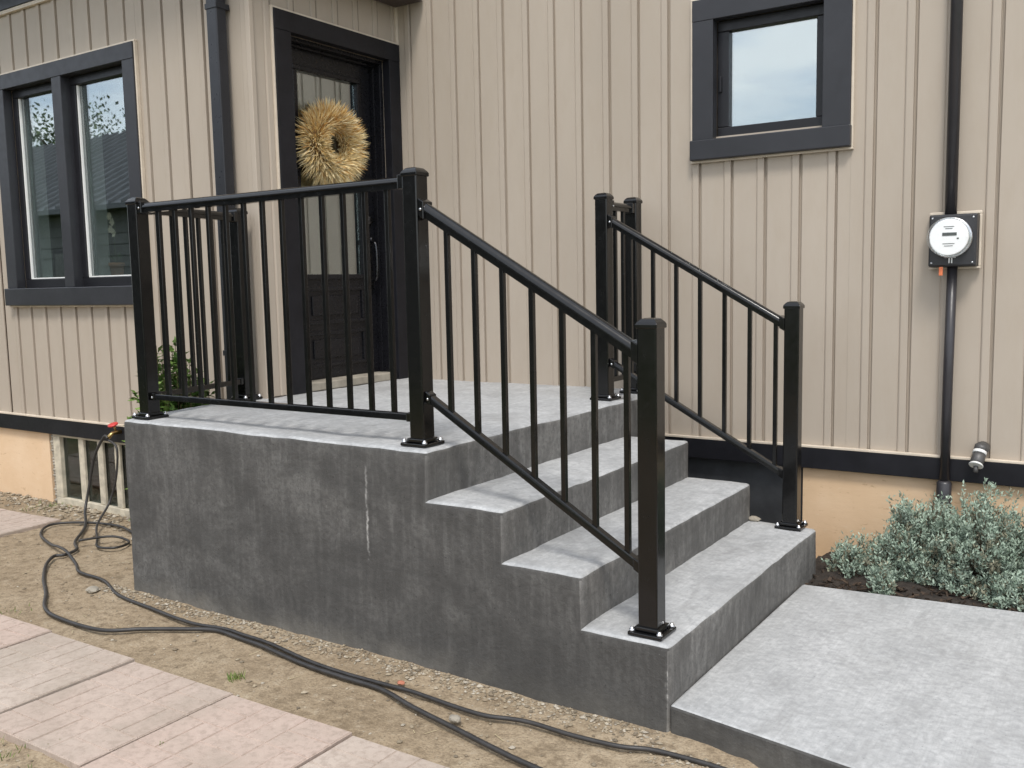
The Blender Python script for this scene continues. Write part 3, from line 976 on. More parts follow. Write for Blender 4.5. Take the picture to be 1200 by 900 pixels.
# ---- small window on the back wall
win2 = empty('small_window', (-0.4, YW, 2.01))
COL.objects.unlink(win2)
link(win2, house)
yt = YW - 0.034
box('trim', (STRIM[0], yt, 2.725), (STRIM[1], YW + 0.03, STRIM[3]), M['charcoal'], win2, 0.003)
box('trim', (STRIM[0] + 0.0005, yt + 0.001, 2.1125), (-0.69, YW + 0.03, 2.7245), M['charcoal'], win2, 0.003)
box('trim', (-0.122, yt + 0.001, 2.1125), (STRIM[1] - 0.0005, YW + 0.03, 2.7245), M['charcoal'], win2, 0.003)
box('sill', (STRIM[0] - 0.006, yt - 0.020, STRIM[2]), (STRIM[1] + 0.006, YW + 0.03, 2.112), M['charcoal'], win2, 0.005)
a, c, z0, z1 = -0.69, -0.122, 2.113, 2.7245
y0 = YW + 0.034
for nm, p, q in (('frame', (a, y0, z1 - 0.055), (c, y0 + 0.05, z1)), ('frame', (a, y0, z0), (c, y0 + 0.05, z0 + 0.065)), ('frame', (a, y0 + 0.0005, z0 + 0.0655), (a + 0.062, y0 + 0.05, z1 - 0.0555)), ('frame', (c - 0.05, y0 + 0.0005, z0 + 0.0655), (c, y0 + 0.05, z1 - 0.0555))):
    box(nm, p, q, M['sash'], win2, 0.004)
box('pane', (a + 0.058, y0 + 0.028, z0 + 0.061), (c - 0.046, y0 + 0.034, z1 - 0.051), M['glass_s'], win2)
box('latch', (a + 0.012, y0 - 0.012, 2.36), (a + 0.026, y0 - 0.0005, 2.44), M['sash'], win2, 0.003)
rb = B()
rb.box((-1.2, 3.4, 1.7), (0.4, 3.45, 3.1)).box((-1.25, 2.35, 1.7), (-1.2, 3.4, 3.1)).box((0.4, 2.35, 1.7), (0.45, 3.4, 3.1)).box((-1.2, 2.35, 3.1), (0.4, 3.4, 3.15)).box((-1.2, 2.35, 1.65), (0.4, 3.4, 1.7))
rb.build('room', M['interior'], win2)

# ---- front door
door = empty('front_door', (XD, 1.6, HL))
COL.objects.unlink(door)
link(door, house)
xt = XD + 0.030
box('trim', (XD - 0.03, DTRIM[0], 2.815), (xt, DTRIM[1] - 0.001, DTRIM[3]), M['blacktrim'], door, 0.003)
box('trim', (XD - 0.03, DTRIM[0] + 0.0005, HL + 0.002), (xt - 0.001, 1.195, 2.8145), M['blacktrim'], door, 0.003)
box('trim', (XD - 0.03, 2.035, HL + 0.002), (xt - 0.001, DTRIM[1] - 0.0015, 2.8145), M['blacktrim'], door, 0.003)
# jambs and stop
for y0, y1 in ((1.19, 1.225), (2.005, 2.034)):
    box('jamb', (XD - 0.16, y0, HL + 0.002), (XD - 0.031, y1, 2.79), M['doorpaint'], door, 0.003)
box('jamb', (XD - 0.16, 1.19, 2.7905), (XD - 0.031, 2.034, 2.8145), M['doorpaint'], door, 0.003)
for y0, y1 in ((1.2255, 1.240), (1.990, 2.0045)):
    box('door_stop', (XD - 0.105, y0, HL + 0.05), (XD - 0.075, y1, 2.775), M['doorpaint'], door, 0.002)
box('door_stop', (XD - 0.1052, 1.2262, 2.775), (XD - 0.0748, 2.0038, 2.790), M['doorpaint'], door, 0.002)
box('threshold', (XD - 0.16, 1.226, HL + 0.002), (XD + 0.02, 2.0045, HL + 0.052), M['cement'], door, 0.006)
xd = XD - 0.108
dy0, dy1, dz0, dz1 = 1.228, 2.003, HL + 0.056, 2.786
gy0, gy1, gz0, gz1 = 1.342, 1.862, 1.455, 2.655
b = B()
b.box((xd - 0.044, dy0, dz0), (xd, gy0, dz1)).box((xd - 0.044, gy1, dz0), (xd, dy1, dz1)).box((xd - 0.044, gy0, gz1), (xd, gy1, dz1)).box((xd - 0.044, gy0, dz0), (xd, gy1, gz0))
b.build('door_leaf', M['doorpaint'], door)
for p, q in (((xd + 0.0005, gy0 - 0.03, gz1), (xd + 0.014, gy1 + 0.03, gz1 + 0.03)), ((xd + 0.0005, gy0 - 0.03, gz0 - 0.03), (xd + 0.014, gy1 + 0.03, gz0)), ((xd + 0.0005, gy0 - 0.03, gz0 + 0.0005), (xd + 0.0135, gy0 + 0.004, gz1 - 0.0005)), ((xd + 0.0005, gy1 - 0.004, gz0 + 0.0005), (xd + 0.0135, gy1 + 0.03, gz1 - 0.0005))):
    box('glazing_bead', p, q, M['doorpaint'], door, 0.005)
box('pane', (xd - 0.024, gy0 + 0.0002, gz0 + 0.0002), (xd - 0.018, gy1 - 0.0002, gz1 - 0.0002), M['glass_d'], door)
for (z0, z1) in ((1.15, 1.375), (0.885, 1.105)):
    m = 0.022
    p0, p1 = 1.345, 1.86
    for p, q in (((p0, z1 - m), (p1, z1)), ((p0, z0), (p1, z0 + m)), ((p0, z0 + m + 0.0005), (p0 + m, z1 - m - 0.0005)), ((p1 - m, z0 + m + 0.0005), (p1, z1 - m - 0.0005))):
        box('panel_moulding', (xd + 0.0005, p[0], p[1]), (xd + 0.012, q[0], q[1]), M['doorpaint'], door, 0.005)
    box('raised_panel', (xd + 0.0004, p0 + m + 0.03, z0 + m + 0.03), (xd + 0.009, p1 - m - 0.03, z1 - m - 0.03), M['doorpaint'], door, 0.006)
db = B().lathe((xd, 1.935, 1.80), (1, 0, 0), [(0.032, 0.0), (0.032, 0.012), (0.024, 0.022), (0.010, 0.024)], 20)
db.build('deadbolt', M['nickel'], door)
hb = B()
hb.box((xd + 0.0004, 1.914, 1.35), (xd + 0.008, 1.956, 1.70))
hb.tube(smooth_path([(xd + 0.006, 1.935, 1.66), (xd + 0.05, 1.935, 1.655), (xd + 0.062, 1.935, 1.60), (xd + 0.062, 1.935, 1.48), (xd + 0.05, 1.935, 1.42), (xd + 0.006, 1.935, 1.41)], 5), 0.009, 8)
hb.lathe((xd + 0.008, 1.935, 1.68), (1, 0, 0), [(0.014, 0), (0.013, 0.02), (0.005, 0.022)], 12)
hb.build('handle', M['nickel'], door)
box('room', (XD - 1.1, 1.0, 0.7), (XD - 1.05, 2.3, 3.2), M['interior'], door)

# ---- frieze, soffits, roofs, downspout
box('frieze_board', (-9.0, YL - 0.030, EAVE + 0.013), (XD - 0.02, YL + 0.01, 3.52), M['charcoal'], house, 0.003)
box('soffit', (-9.0, YL - 0.36, 3.521), (XD + 0.245, YL + 0.02, 3.56), M['charcoal'], house, 0.003)
box('soffit', (XD + 0.024, YL - 0.03, EAVE - 0.115), (XD + 0.245, YW - 0.025, EAVE + 0.0), M['soffit'], house, 0.003)
box('fascia', (XD + 0.19, YL - 0.028, EAVE + 0.001), (XD + 0.243, YW - 0.026, 3.520), M['soffit'], house, 0.003)
rfb = B()
rfb.prism([(-9.2, YL - 0.42, 3.565), (-9.2, YW + 0.1, 4.25), (-9.2, YW + 0.1, 4.33), (-9.2, YL - 0.42, 3.645)], (0, 0, 0), (9.2 + XD + 0.28, 0, 0))
rfb.build('wing_roof', M['shingle'], house)
rfb = B()
rfb.prism([(-9.4, YW - 0.45, 5.5), (-9.4, 6.0, 8.0), (-9.4, 10.2, 5.5), (-9.4, 10.2, 5.62), (-9.4, 6.0, 8.14), (-9.4, YW - 0.45, 5.62)], (0, 0, 0), (16.8, 0, 0))
rfb.build('main_roof', M['shingle'], house)
b = B()
b.prism([(0, YW + 0.16, -0.5), (0, 9.8, -0.5), (0, 9.8, 5.55), (0, 6.0, 7.95), (0, YW + 0.16, 5.55)], (7.0, 0, 0), (6.9, 0, 0))
b.prism([(0, YW + 0.16, -0.5), (0, 9.8, -0.5), (0, 9.8, 5.55), (0, 6.0, 7.95), (0, YW + 0.16, 5.55)], (-9.0, 0, 0), (-8.9, 0, 0))
b.box((-9.0, 9.7, -0.5), (7.0, 9.8, 5.5)).box((-9.0, YW + 0.02, 3.6), (XD - 0.06, YW + 0.15, 5.6)).box((-9.0, YL + 0.17, -0.5), (-8.9, YW + 0.15, 3.6))
b.build('outer_wall', M['siding'], house)
# downspout
dx0, dx1, dyf, dyb = -3.105, -3.020, YL - 0.098, YL - 0.028
b = B()
b.box((dx0, dyf, 0.02), (dx1, dyb, 3.50))
ds = b.build('downspout', M['gutter'], house, 0.008, 3)
for z in (1.0, 2.9):
    box('strap', (dx0 - 0.004, dyf - 0.004, z), (dx1 + 0.004, dyb + 0.02, z + 0.03), M['gutter'], ds, 0.002)
b = B()
b.prism([(dx0 - 0.003, dyf - 0.003, 0.12), (dx1 + 0.003, dyf - 0.003, 0.12), (dx1 + 0.003, dyb, 0.12), (dx0 - 0.003, dyb, 0.12)], (0, 0, 0), (-0.06, -0.16, -0.17))
b.build('elbow', M['gutter'], ds, 0.004)

# ------------------------------------------------------------------ railings
PS = 0.070
def post_parts(parent, x, y, z0, ztop, label=None):
    p = B().box((x - PS / 2, y - PS / 2, z0 + 0.004), (x + PS / 2, y + PS / 2, ztop - 0.022)).build('post', M['black'], parent, 0.006, 3)
    c = B()
    def ring(h, z):
        return [(x - h, y - h, z), (x + h, y - h, z), (x + h, y + h, z), (x - h, y + h, z)]
    lv = [(0.0365, ztop - 0.034), (0.0390, ztop - 0.032), (0.0390, ztop - 0.020), (0.034, ztop - 0.012), (0.025, ztop - 0.003), (0.014, ztop)]
    vv = [v for h, z in lv for v in ring(h, z)]
    ff = [(i * 4 + k, i * 4 + (k + 1) % 4, (i + 1) * 4 + (k + 1) % 4, (i + 1) * 4 + k) for i in range(len(lv) - 1) for k in range(4)]
    ff += [(3, 2, 1, 0), tuple(len(vv) - 4 + k for k in range(4))]
    c.add(vv, ff).build('cap', M['black'], p, 0.0015)
    h = 0.062
    B().box((x - h, y - h, z0 + 0.002), (x + h, y + h, z0 + 0.014)).build('base_plate', M['black'], p, 0.003)
    B().box((x - 0.044, y - 0.044, z0 + 0.0145), (x + 0.044, y + 0.044, z0 + 0.030)).build('collar', M['black'], p, 0.004)
    for sx in (-1, 1):
        for sy in (-1, 1):
            B().lathe((x + sx * 0.050, y + sy * 0.050, z0 + 0.0142), (0, 0, 1), [(0.0105, 0), (0.0105, 0.006), (0.007, 0.008), (0.006, 0.014), (0.002, 0.015)], 8).build('bolt', M['steel'], p)
    return p

def rail(parent, name, A, Bp, prof, mat='black', cutx=True):
    """A,Bp: end points (top centre); prof: (lateral, down) closed polygon"""
    A, Bp = Vector(A), Vector(Bp)
    d = (Bp - A)
    lat = Vector((d.x, d.y, 0)).normalized().cross(Vector((0, 0, 1)))
    poly = [lat * u + Vector((0, 0, v)) for u, v in prof]
    o = B().prism(poly, A, Bp, 0, True).build(name, M['black'], parent)
    o.data.set_sharp_from_angle(angle=math.radians(35))
    return o

def top_prof(h, w):
    """domed handrail on a narrower channel"""
    w2, d = w / 2, h * 0.46
    dome = [(-w2 * math.cos(math.pi * k / 12), -d + d * math.sin(math.pi * k / 12)) for k in range(13)]
    return dome + [(w2, -d - h * 0.08), (w2 * 0.68, -d - h * 0.12), (w2 * 0.68, -h), (-w2 * 0.68, -h), (-w2 * 0.68, -d - h * 0.12), (-w2, -d - h * 0.08)]
def bot_prof(h, w):
    w2 = w / 2
    return [(-w2 * 0.85, 0.0), (-w2, -h * 0.15), (-w2, -h), (w2, -h), (w2, -h * 0.15), (w2 * 0.85, 0.0)]

def bracket(parent, P, d, h, w):
    """collar at a rail end; P top centre point, d unit direction into the rail"""
    P, d = Vector(P), Vector(d)
    lat = Vector((d.x, d.y, 0)).normalized().cross(Vector((0, 0, 1)))
    poly = [lat * u + Vector((0, 0, v)) for u, v in ((-w / 2, 0.005), (w / 2, 0.005), (w / 2, -h), (-w / 2, -h))]
    br = B().prism(poly, P, P + d * 0.028).build('bracket', M['black'], parent, 0.003)
    s = P + d * 0.014 - Vector((0, 0, h * 0.5))
    B().lathe(s + lat * (w / 2 + 0.0003), lat, [(0.006, 0), (0.0055, 0.003), (0.002, 0.004)], 8).build('screw', M['steel'], br)

BALW = 0.019
bal_cache = {}
def baluster(parent, x, y, z0, z1, ang=0.0):
    key = round(z1 - z0, 3)
    if key not in bal_cache:
        bal_cache[key] = B().box((-BALW / 2, -BALW / 2, 0), (BALW / 2, BALW / 2, z1 - z0)).mesh('baluster', M['black'], 0.002, 2)
    inst('baluster', bal_cache[key], (x, y, z0), parent, (0, 0, ang))

def section(parent, A, Bp, zt, zb, hts, n=None, xs=None, inset=PS / 2):
    """rail section between two posts. A,Bp: (x,y); zt, zb: (zA,zB) top-rail top and bottom-rail top"""
    A, Bp = Vector((A[0], A[1], 0)), Vector((Bp[0], Bp[1], 0))
    d = (Bp - A)
    L = d.length
    d.normalize()
    ht, hbt, wt, wbt = hts
    a, c = inset / L, 1 - inset / L
    def P(t, z):
        return A + d * (L * t) + Vector((0, 0, z[0] + (z[1] - z[0]) * (t - a) / (c - a)))
    e = 0.002 / L
    rail(parent, 'top_rail', P(a + e, zt), P(c - e, zt), top_prof(ht, wt))
    rail(parent, 'bottom_rail', P(a + e, zb), P(c - e, zb), bot_prof(hbt, wbt))
    for z, h, w in ((zt, ht + 0.004, wt + 0.008), (zb, hbt + 0.004, wbt + 0.010)):
        sl = (P(c, z) - P(a, z)).normalized()
        bracket(parent, P(a + e * 0.5, z), sl, h, w)
        bracket(parent, P(c - e * 0.5, z), -sl, h, w)
    ts = [((v - A.x) / d.x) / L for v in xs] if xs else [a + (c - a) * (i + 1) / (n + 1) for i in range(n)]
    ang = math.atan2(d.y, d.x)
    for t in ts:
        p = P(t, zt)
        q = P(t, zb)
        drop = abs((zt[1] - zt[0]) / ((c - a) * L)) * BALW * 0.5
        baluster(parent, p.x, p.y, q.z - hbt * 0.4, p.z - ht + 0.012 + drop * 0.2, ang)

FL, FR, RL, LO = (-2.785, 0.100), (-1.082, 0.105), (-2.930, 0.825), (-0.099, 0.085)
PA, PB, PC = (-1.100, 1.655), (-1.100, 1.995), (-0.108, 1.645)
TOPZ = 1.818
rl = empty('iron_railing', (FR[0], FR[1], HL))
tag(rl, 'black metal railing along the outer landing edge and down the near side of steps', 'railing', 'black metal railings on the stoop')
post_parts(rl, *FL, HL, TOPZ)
post_parts(rl, *FR, HL, TOPZ)
post_parts(rl, *RL, HL, TOPZ)
post_parts(rl, *LO, H1, 1.256)
LAND = (0.046, 0.027, 0.050, 0.030)
section(rl, FL, FR, (1.790, 1.790), (0.878, 0.878), LAND, xs=[-1.220 - 0.1172 * i for i in range(13)])
section(rl, FL, RL, (1.790, 1.790), (0.878, 0.878), LAND, n=6)
STR = (0.058, 0.033, 0.050, 0.030)
def zl(x, xa, za, xb, zb_):
    return za + (zb_ - za) * (x - xa) / (xb - xa)
xa, xb = FR[0] + PS / 2, LO[0] - PS / 2
section(rl, FR, LO, (zl(xa, -0.996, 1.667, -0.165, 1.184), zl(xb, -0.996, 1.667, -0.165, 1.184)), (zl(xa, -0.986, 0.932, -0.161, 0.451), zl(xb, -0.986, 0.932, -0.161, 0.451)), STR, xs=[-0.187 - 0.1245 * i for i in range(7)])
rr_ = empty('iron_railing', (PA[0], PA[1], HL))
tag(rr_, 'black metal railing down the far side of the steps next to the wall', 'railing', 'black metal railings on the stoop')
post_parts(rr_, *PA, HL, TOPZ + 0.012)
post_parts(rr_, *PB, HL, TOPZ + 0.012)
post_parts(rr_, *PC, H1, 1.268)
section(rr_, PA, PB, (1.790, 1.790), (0.872, 0.872), LAND, n=2)
xa, xb = PA[0] + PS / 2, PC[0] - PS / 2
section(rr_, PA, PC, (zl(xa, -1.027, 1.692, -0.158, 1.193), zl(xb, -1.027, 1.692, -0.158, 1.193)), (zl(xa, -0.755, 0.803, -0.163, 0.478), zl(xb, -0.755, 0.803, -0.163, 0.478)), (0.050, 0.033, 0.048, 0.030), xs=[-0.191 - 0.1262 * i for i in range(7)])

# ------------------------------------------------------------------ wheat wreath on the door
def wreath():
    b = B()
    c = Vector((XD - 0.045, 1.545, 2.232))
    R0, rt = 0.132, 0.055
    for i in range(40):                               # twig core
        pass
    N = 28
    pts = [c + Vector((0, math.cos(2 * math.pi * i / N) * R0, math.sin(2 * math.pi * i / N) * R0)) for i in range(N + 1)]
    b.tube(pts, 0.052, 8, tint=(0.20, 0.12, 0.05))
    rnd = random.Random(3)
    for i in range(5200):
        a = rnd.uniform(0, 2 * math.pi)
        e = rnd.uniform(-0.45, math.pi * 0.92)        # tube angle: 0 outward, pi inward; front only
        rad = Vector((0, math.cos(a), math.sin(a)))
        tang = Vector((0, -math.sin(a), math.cos(a)))
        n = rad * math.cos(e) + Vector((1, 0, 0)) * math.sin(e)
        base = c + rad * R0 + n * 0.045
        d = (n + tang * rnd.uniform(-0.5, 0.5) + rad * 0.25 + Vector((rnd.uniform(-.2, .2), rnd.uniform(-.2, .2), rnd.uniform(-.2, .2)))).normalized()
        inward = max(0.0, -math.cos(e))
        L = rnd.uniform(0.045, 0.124) * (1 - 0.60 * inward)
        top = max(0.0, math.sin(a))
        t = rnd.random()
        col = Vector((0.84, 0.62, 0.27)).lerp(Vector((0.93, 0.80, 0.50)), t)
        if rnd.random() < 0.14 + 0.42 * top:
            col = Vector((0.52, 0.27, 0.075)).lerp(Vector((0.66, 0.40, 0.13)), rnd.random())
        if rnd.random() < 0.16:
            col = Vector((0.80, 0.70, 0.46))
        side = d.cross(Vector((rnd.uniform(-1, 1), rnd.uniform(-1, 1), rnd.uniform(-1, 1)))).normalized()
        s2 = d.cross(side)
        w = rnd.uniform(0.0011, 0.0027)
        m = base + d * L * 0.62
        tip = base + d * L + Vector((0, 0, -0.006 * rnd.random()))
        vv = [base, m + side * w, m - side * w * 0.5 + s2 * w, m - side * w * 0.5 - s2 * w, tip]
        b.add(vv, [(0, 2, 1), (0, 3, 2), (0, 1, 3), (4, 1, 2), (4, 2, 3), (4, 3, 1)], 0, False, tuple(col))
    o = b.build('wheat_wreath', M['straw'])
    return tag(o, 'golden dried wheat wreath hanging on the black front door', 'wreath')
wreath()

# ------------------------------------------------------------------ electricity meter with conduit
mt = empty('electricity_meter', (0.49, YW, 1.40))
tag(mt, 'round glass electricity meter on grey box with black conduit on the beige wall', 'meter')
yb = YW - 0.016
for p, q in (((0.386, 1.652), (0.608, 1.666)), ((0.386, 1.402), (0.608, 1.412)), ((0.386, 1.4125), (0.394, 1.6515)), ((0.598, 1.4125), (0.608, 1.6515))):
    box('mounting_block', (p[0], yb - 0.022, p[1]), (q[0], yb + 0.004, q[1]), M['jtrim'], mt, 0.003)
mb = box('meter_box', (0.395, yb - 0.085, 1.413), (0.597, yb + 0.004, 1.651), M['meterbox'], mt, 0.008, 3)
box('cover_lip', (0.402, yb - 0.090, 1.420), (0.590, yb - 0.0855, 1.644), M['meterbox'], mb, 0.002)
mc = (0.489, yb - 0.090, 1.545)
B().lathe(mc, (0, -1, 0), [(0.093, 0), (0.093, 0.014), (0.088, 0.018)], 32).build('sealing_ring', M['steel'], mt)
B().lathe(mc, (0, -1, 0), [(0.082, 0.0185), (0.082, 0.050), (0.079, 0.052)], 32).build('meter_face', M['meterface'], mt)
fy = mc[1] - 0.0525
box('display', (0.462, fy - 0.0015, 1.552), (0.522, fy - 0.0002, 1.566), M['dark'], mt)
for z, w in ((1.592, 0.044), (1.583, 0.03), (1.515, 0.05), (1.505, 0.036)):
    box('marking', (0.489 - w / 2, fy - 0.0010, z), (0.489 + w / 2, fy - 0.0002, z + 0.0022), M['meterbox'], mt)
box('button', (0.523, fy - 0.0012, 1.536), (0.531, fy - 0.0002, 1.542), M['dark'], mt)
B().lathe(mc, (0, -1, 0), [(0.088, 0.019), (0.088, 0.080), (0.084, 0.092), (0.070, 0.101), (0.04, 0.106), (0.004, 0.107)], 32).build('glass_dome', M['dome'], mt)
B().tube([(0.478, YW - 0.048, 1.640), (0.478, YW - 0.048, 3.0), (0.478, YW - 0.048, 5.4)], 0.0265, 16).build('conduit', M['conduit'], mt)
B().tube([(0.492, YW - 0.050, 1.42), (0.487, YW - 0.050, 0.90), (0.485, YW - 0.050, 0.36)], 0.0225, 16).build('conduit', M['conduit'], mt)
B().lathe((0.484, YW - 0.050, 0.40), (0, 0, -1), [(0.024, 0), (0.034, 0.012), (0.034, 0.20), (0.036, 0.48)], 16).build('conduit_sleeve', M['conduit'], mt)
B().box((0.444, yb - 0.098, 1.372), (0.461, yb - 0.090, 1.412)).build('seal_tag', M['orange'], mt, 0.003)
for i, xq in enumerate((0.484, 0.495)):
    box('seal_wire', (xq, yb - 0.101, 1.428), (xq + 0.005, yb - 0.0905, 1.452), M['whiteplastic'], mt, 0.001)
for sx_, sz_ in ((0.41, 1.43), (0.582, 1.43), (0.41, 1.634), (0.582, 1.634)):
    B().lathe((sx_, yb - 0.0902, sz_), (0, -1, 0), [(0.005, 0), (0.0045, 0.002), (0.002, 0.003)], 8).build('screw', M['steel'], mb)
box('hasp', (0.468, yb - 0.102, 1.452), (0.515, yb - 0.0905, 1.458), M['steel'], mt, 0.001)

# ------------------------------------------------------------------ pipe fitting on the wall
pf = empty('wall_outlet_pipe', (0.63, YW, 0.50))
tag(pf, 'short grey capped pipe with white ring sticking out above the silvery shrub', 'pipe')
pd = Vector((-0.12, -0.62, -0.78)).normalized()
p0 = Vector((0.640, YW - 0.005, 0.565))
p1 = p0 + Vector((-0.003, -0.038, 0.006))
B().lathe(p0, (-0.05, -1, -0.1), [(0.031, 0), (0.031, 0.028), (0.027, 0.044), (0.016, 0.048)], 18).build('elbow', M['greymetal'], pf)
B().lathe(p1, pd, [(0.029, -0.008), (0.029, 0.022)], 18).build('socket', M['greymetal'], pf)
B().lathe(p1 + pd * 0.0225, pd, [(0.030, 0), (0.030, 0.015)], 18).build('ring', M['whiteplastic'], pf)
B().lathe(p1 + pd * 0.038, pd, [(0.026, 0), (0.029, 0.016), (0.029, 0.045), (0.024, 0.050)], 18).build('cap', M['greymetal'], pf)
B().lathe(p1 + pd * 0.089, pd, [(0.027, 0), (0.032, 0.008), (0.030, 0.011)], 18).build('rim', M['whiteplastic'], pf)
B().lathe(p1 + pd * 0.1005, Vector((0, -0.1, -1)), [(0.010, 0), (0.011, 0.028), (0.008, 0.030)], 12).build('drip_tube', M['greymetal'], pf)

# ------------------------------------------------------------------ faucet and garden hoses
fa = empty('garden_faucet', (-4.27, YL - 0.03, 0.47))
tag(fa, 'small red handled garden faucet on the dark skirt board', 'faucet')
B().tube([(-4.24, YL - 0.026, 0.47), (-4.24, YL - 0.085, 0.47), (-4.24, YL - 0.12, 0.445)], 0.013, 10).build('spout', M['brass'], fa)
B().tube([(-4.24, YL - 0.060, 0.478), (-4.24, YL - 0.075, 0.515)], 0.007, 8).build('stem', M['brass'], fa)
b = B()
b.lathe((-4.24, YL - 0.078, 0.518), (0, -0.35, 1), [(0.030, 0), (0.034, 0.005), (0.030, 0.012), (0.008, 0.014)], 14)
b.build('handle', M['red'], fa)
hz = GZ + 0.017
hA = [(-4.24, YL - 0.122, 0.440), (-4.28, 0.80, 0.448), (-4.40, 0.80, 0.31), (-4.47, 0.79, 0.10), (-4.45, 0.74, -0.04), (-4.233, 0.601, hz), (-3.95, 0.36, hz), (-3.786, 0.268, hz), (-3.74, 0.17, hz), (-3.767, 0.124, hz), (-3.70, 0.05, hz), (-3.594, -0.03, hz), (-3.40, -0.15, hz), (-3.178, -0.267, hz), (-2.978, -0.387, hz), (-2.79, -0.432, hz), (-2.488, -0.424, hz), (-2.334, -0.321, hz), (-2.171, -0.225, hz), (-2.042, -0.165, hz), (-1.864, -0.175, hz), (-1.719, -0.185, hz), (-1.445, -0.228, hz), (-1.228, -0.240, hz), (-1.025, -0.245, hz), (-0.833, -0.298, hz), (-0.604, -0.349, hz), (-0.421, -0.391, hz), (-0.275, -0.419, hz), (0.10, -0.49, hz + 0.012), (0.6, -0.56, hz + 0.02), (1.5, -0.80, hz + 0.03)]
b = B().tube(smooth_path(hA, 6), 0.0090, 10)
h1o = b.build('garden_hose', M['hose'])
tag(h1o, 'black garden hose from the faucet bending out over the soil towards the paving', 'hose', 'garden hoses on the soil')
hB = [(-3.837, 0.661, hz), (-4.039, 0.709, hz), (-4.264, 0.679, hz), (-4.437, 0.582, hz), (-4.452, 0.478, hz), (-4.284, 0.342, hz), (-4.006, 0.244, hz + 0.004), (-3.85, 0.20, hz + 0.022), (-3.70, 0.16, hz + 0.024), (-3.52, 0.10, hz), (-3.355, 0.022, hz), (-3.11, 0.001, hz), (-2.839, -0.098, hz), (-2.527, -0.136, hz), (-2.215, -0.163, hz), (-2.026, -0.135, hz), (-1.90, -0.140, hz), (-1.719, -0.150, hz), (-1.445, -0.196, hz), (-1.228, -0.210, hz), (-1.025, -0.205, hz), (-0.912, -0.202, hz), (-0.702, -0.219, hz), (-0.578, -0.219, hz), (-0.487, -0.193, hz), (-0.409, -0.182, hz), (-0.258, -0.187, hz), (-0.095, -0.173, hz), (-0.001, -0.141, hz), (0.105, -0.133, hz), (0.229, -0.135, hz), (0.42, -0.16, hz), (0.8, -0.24, hz)]
b = B().tube(smooth_path(hB, 6), 0.0080, 10)
tag(b.build('garden_hose', M['hose']), 'black garden hose looped by the basement window then hugging the foot of the stoop', 'hose', 'garden hoses on the soil')
hC = [(-4.225, YL - 0.126, 0.43), (-4.15, 0.80, 0.38), (-4.165, 0.79, 0.19), (-4.21, 0.76, 0.03), (-4.10, 0.60, -0.06), (-3.90, 0.47, hz), (-3.72, 0.36, hz), (-3.60, 0.40, hz + 0.004), (-3.66, 0.52, hz), (-3.80, 0.50, hz + 0.018), (-3.88, 0.34, hz + 0.02)]
tag(B().tube(smooth_path(hC, 6), 0.0072, 10).build('garden_hose', M['hose']), 'short black hose hanging from the faucet into a small loop beside the stoop', 'hose', 'garden hoses on the soil')

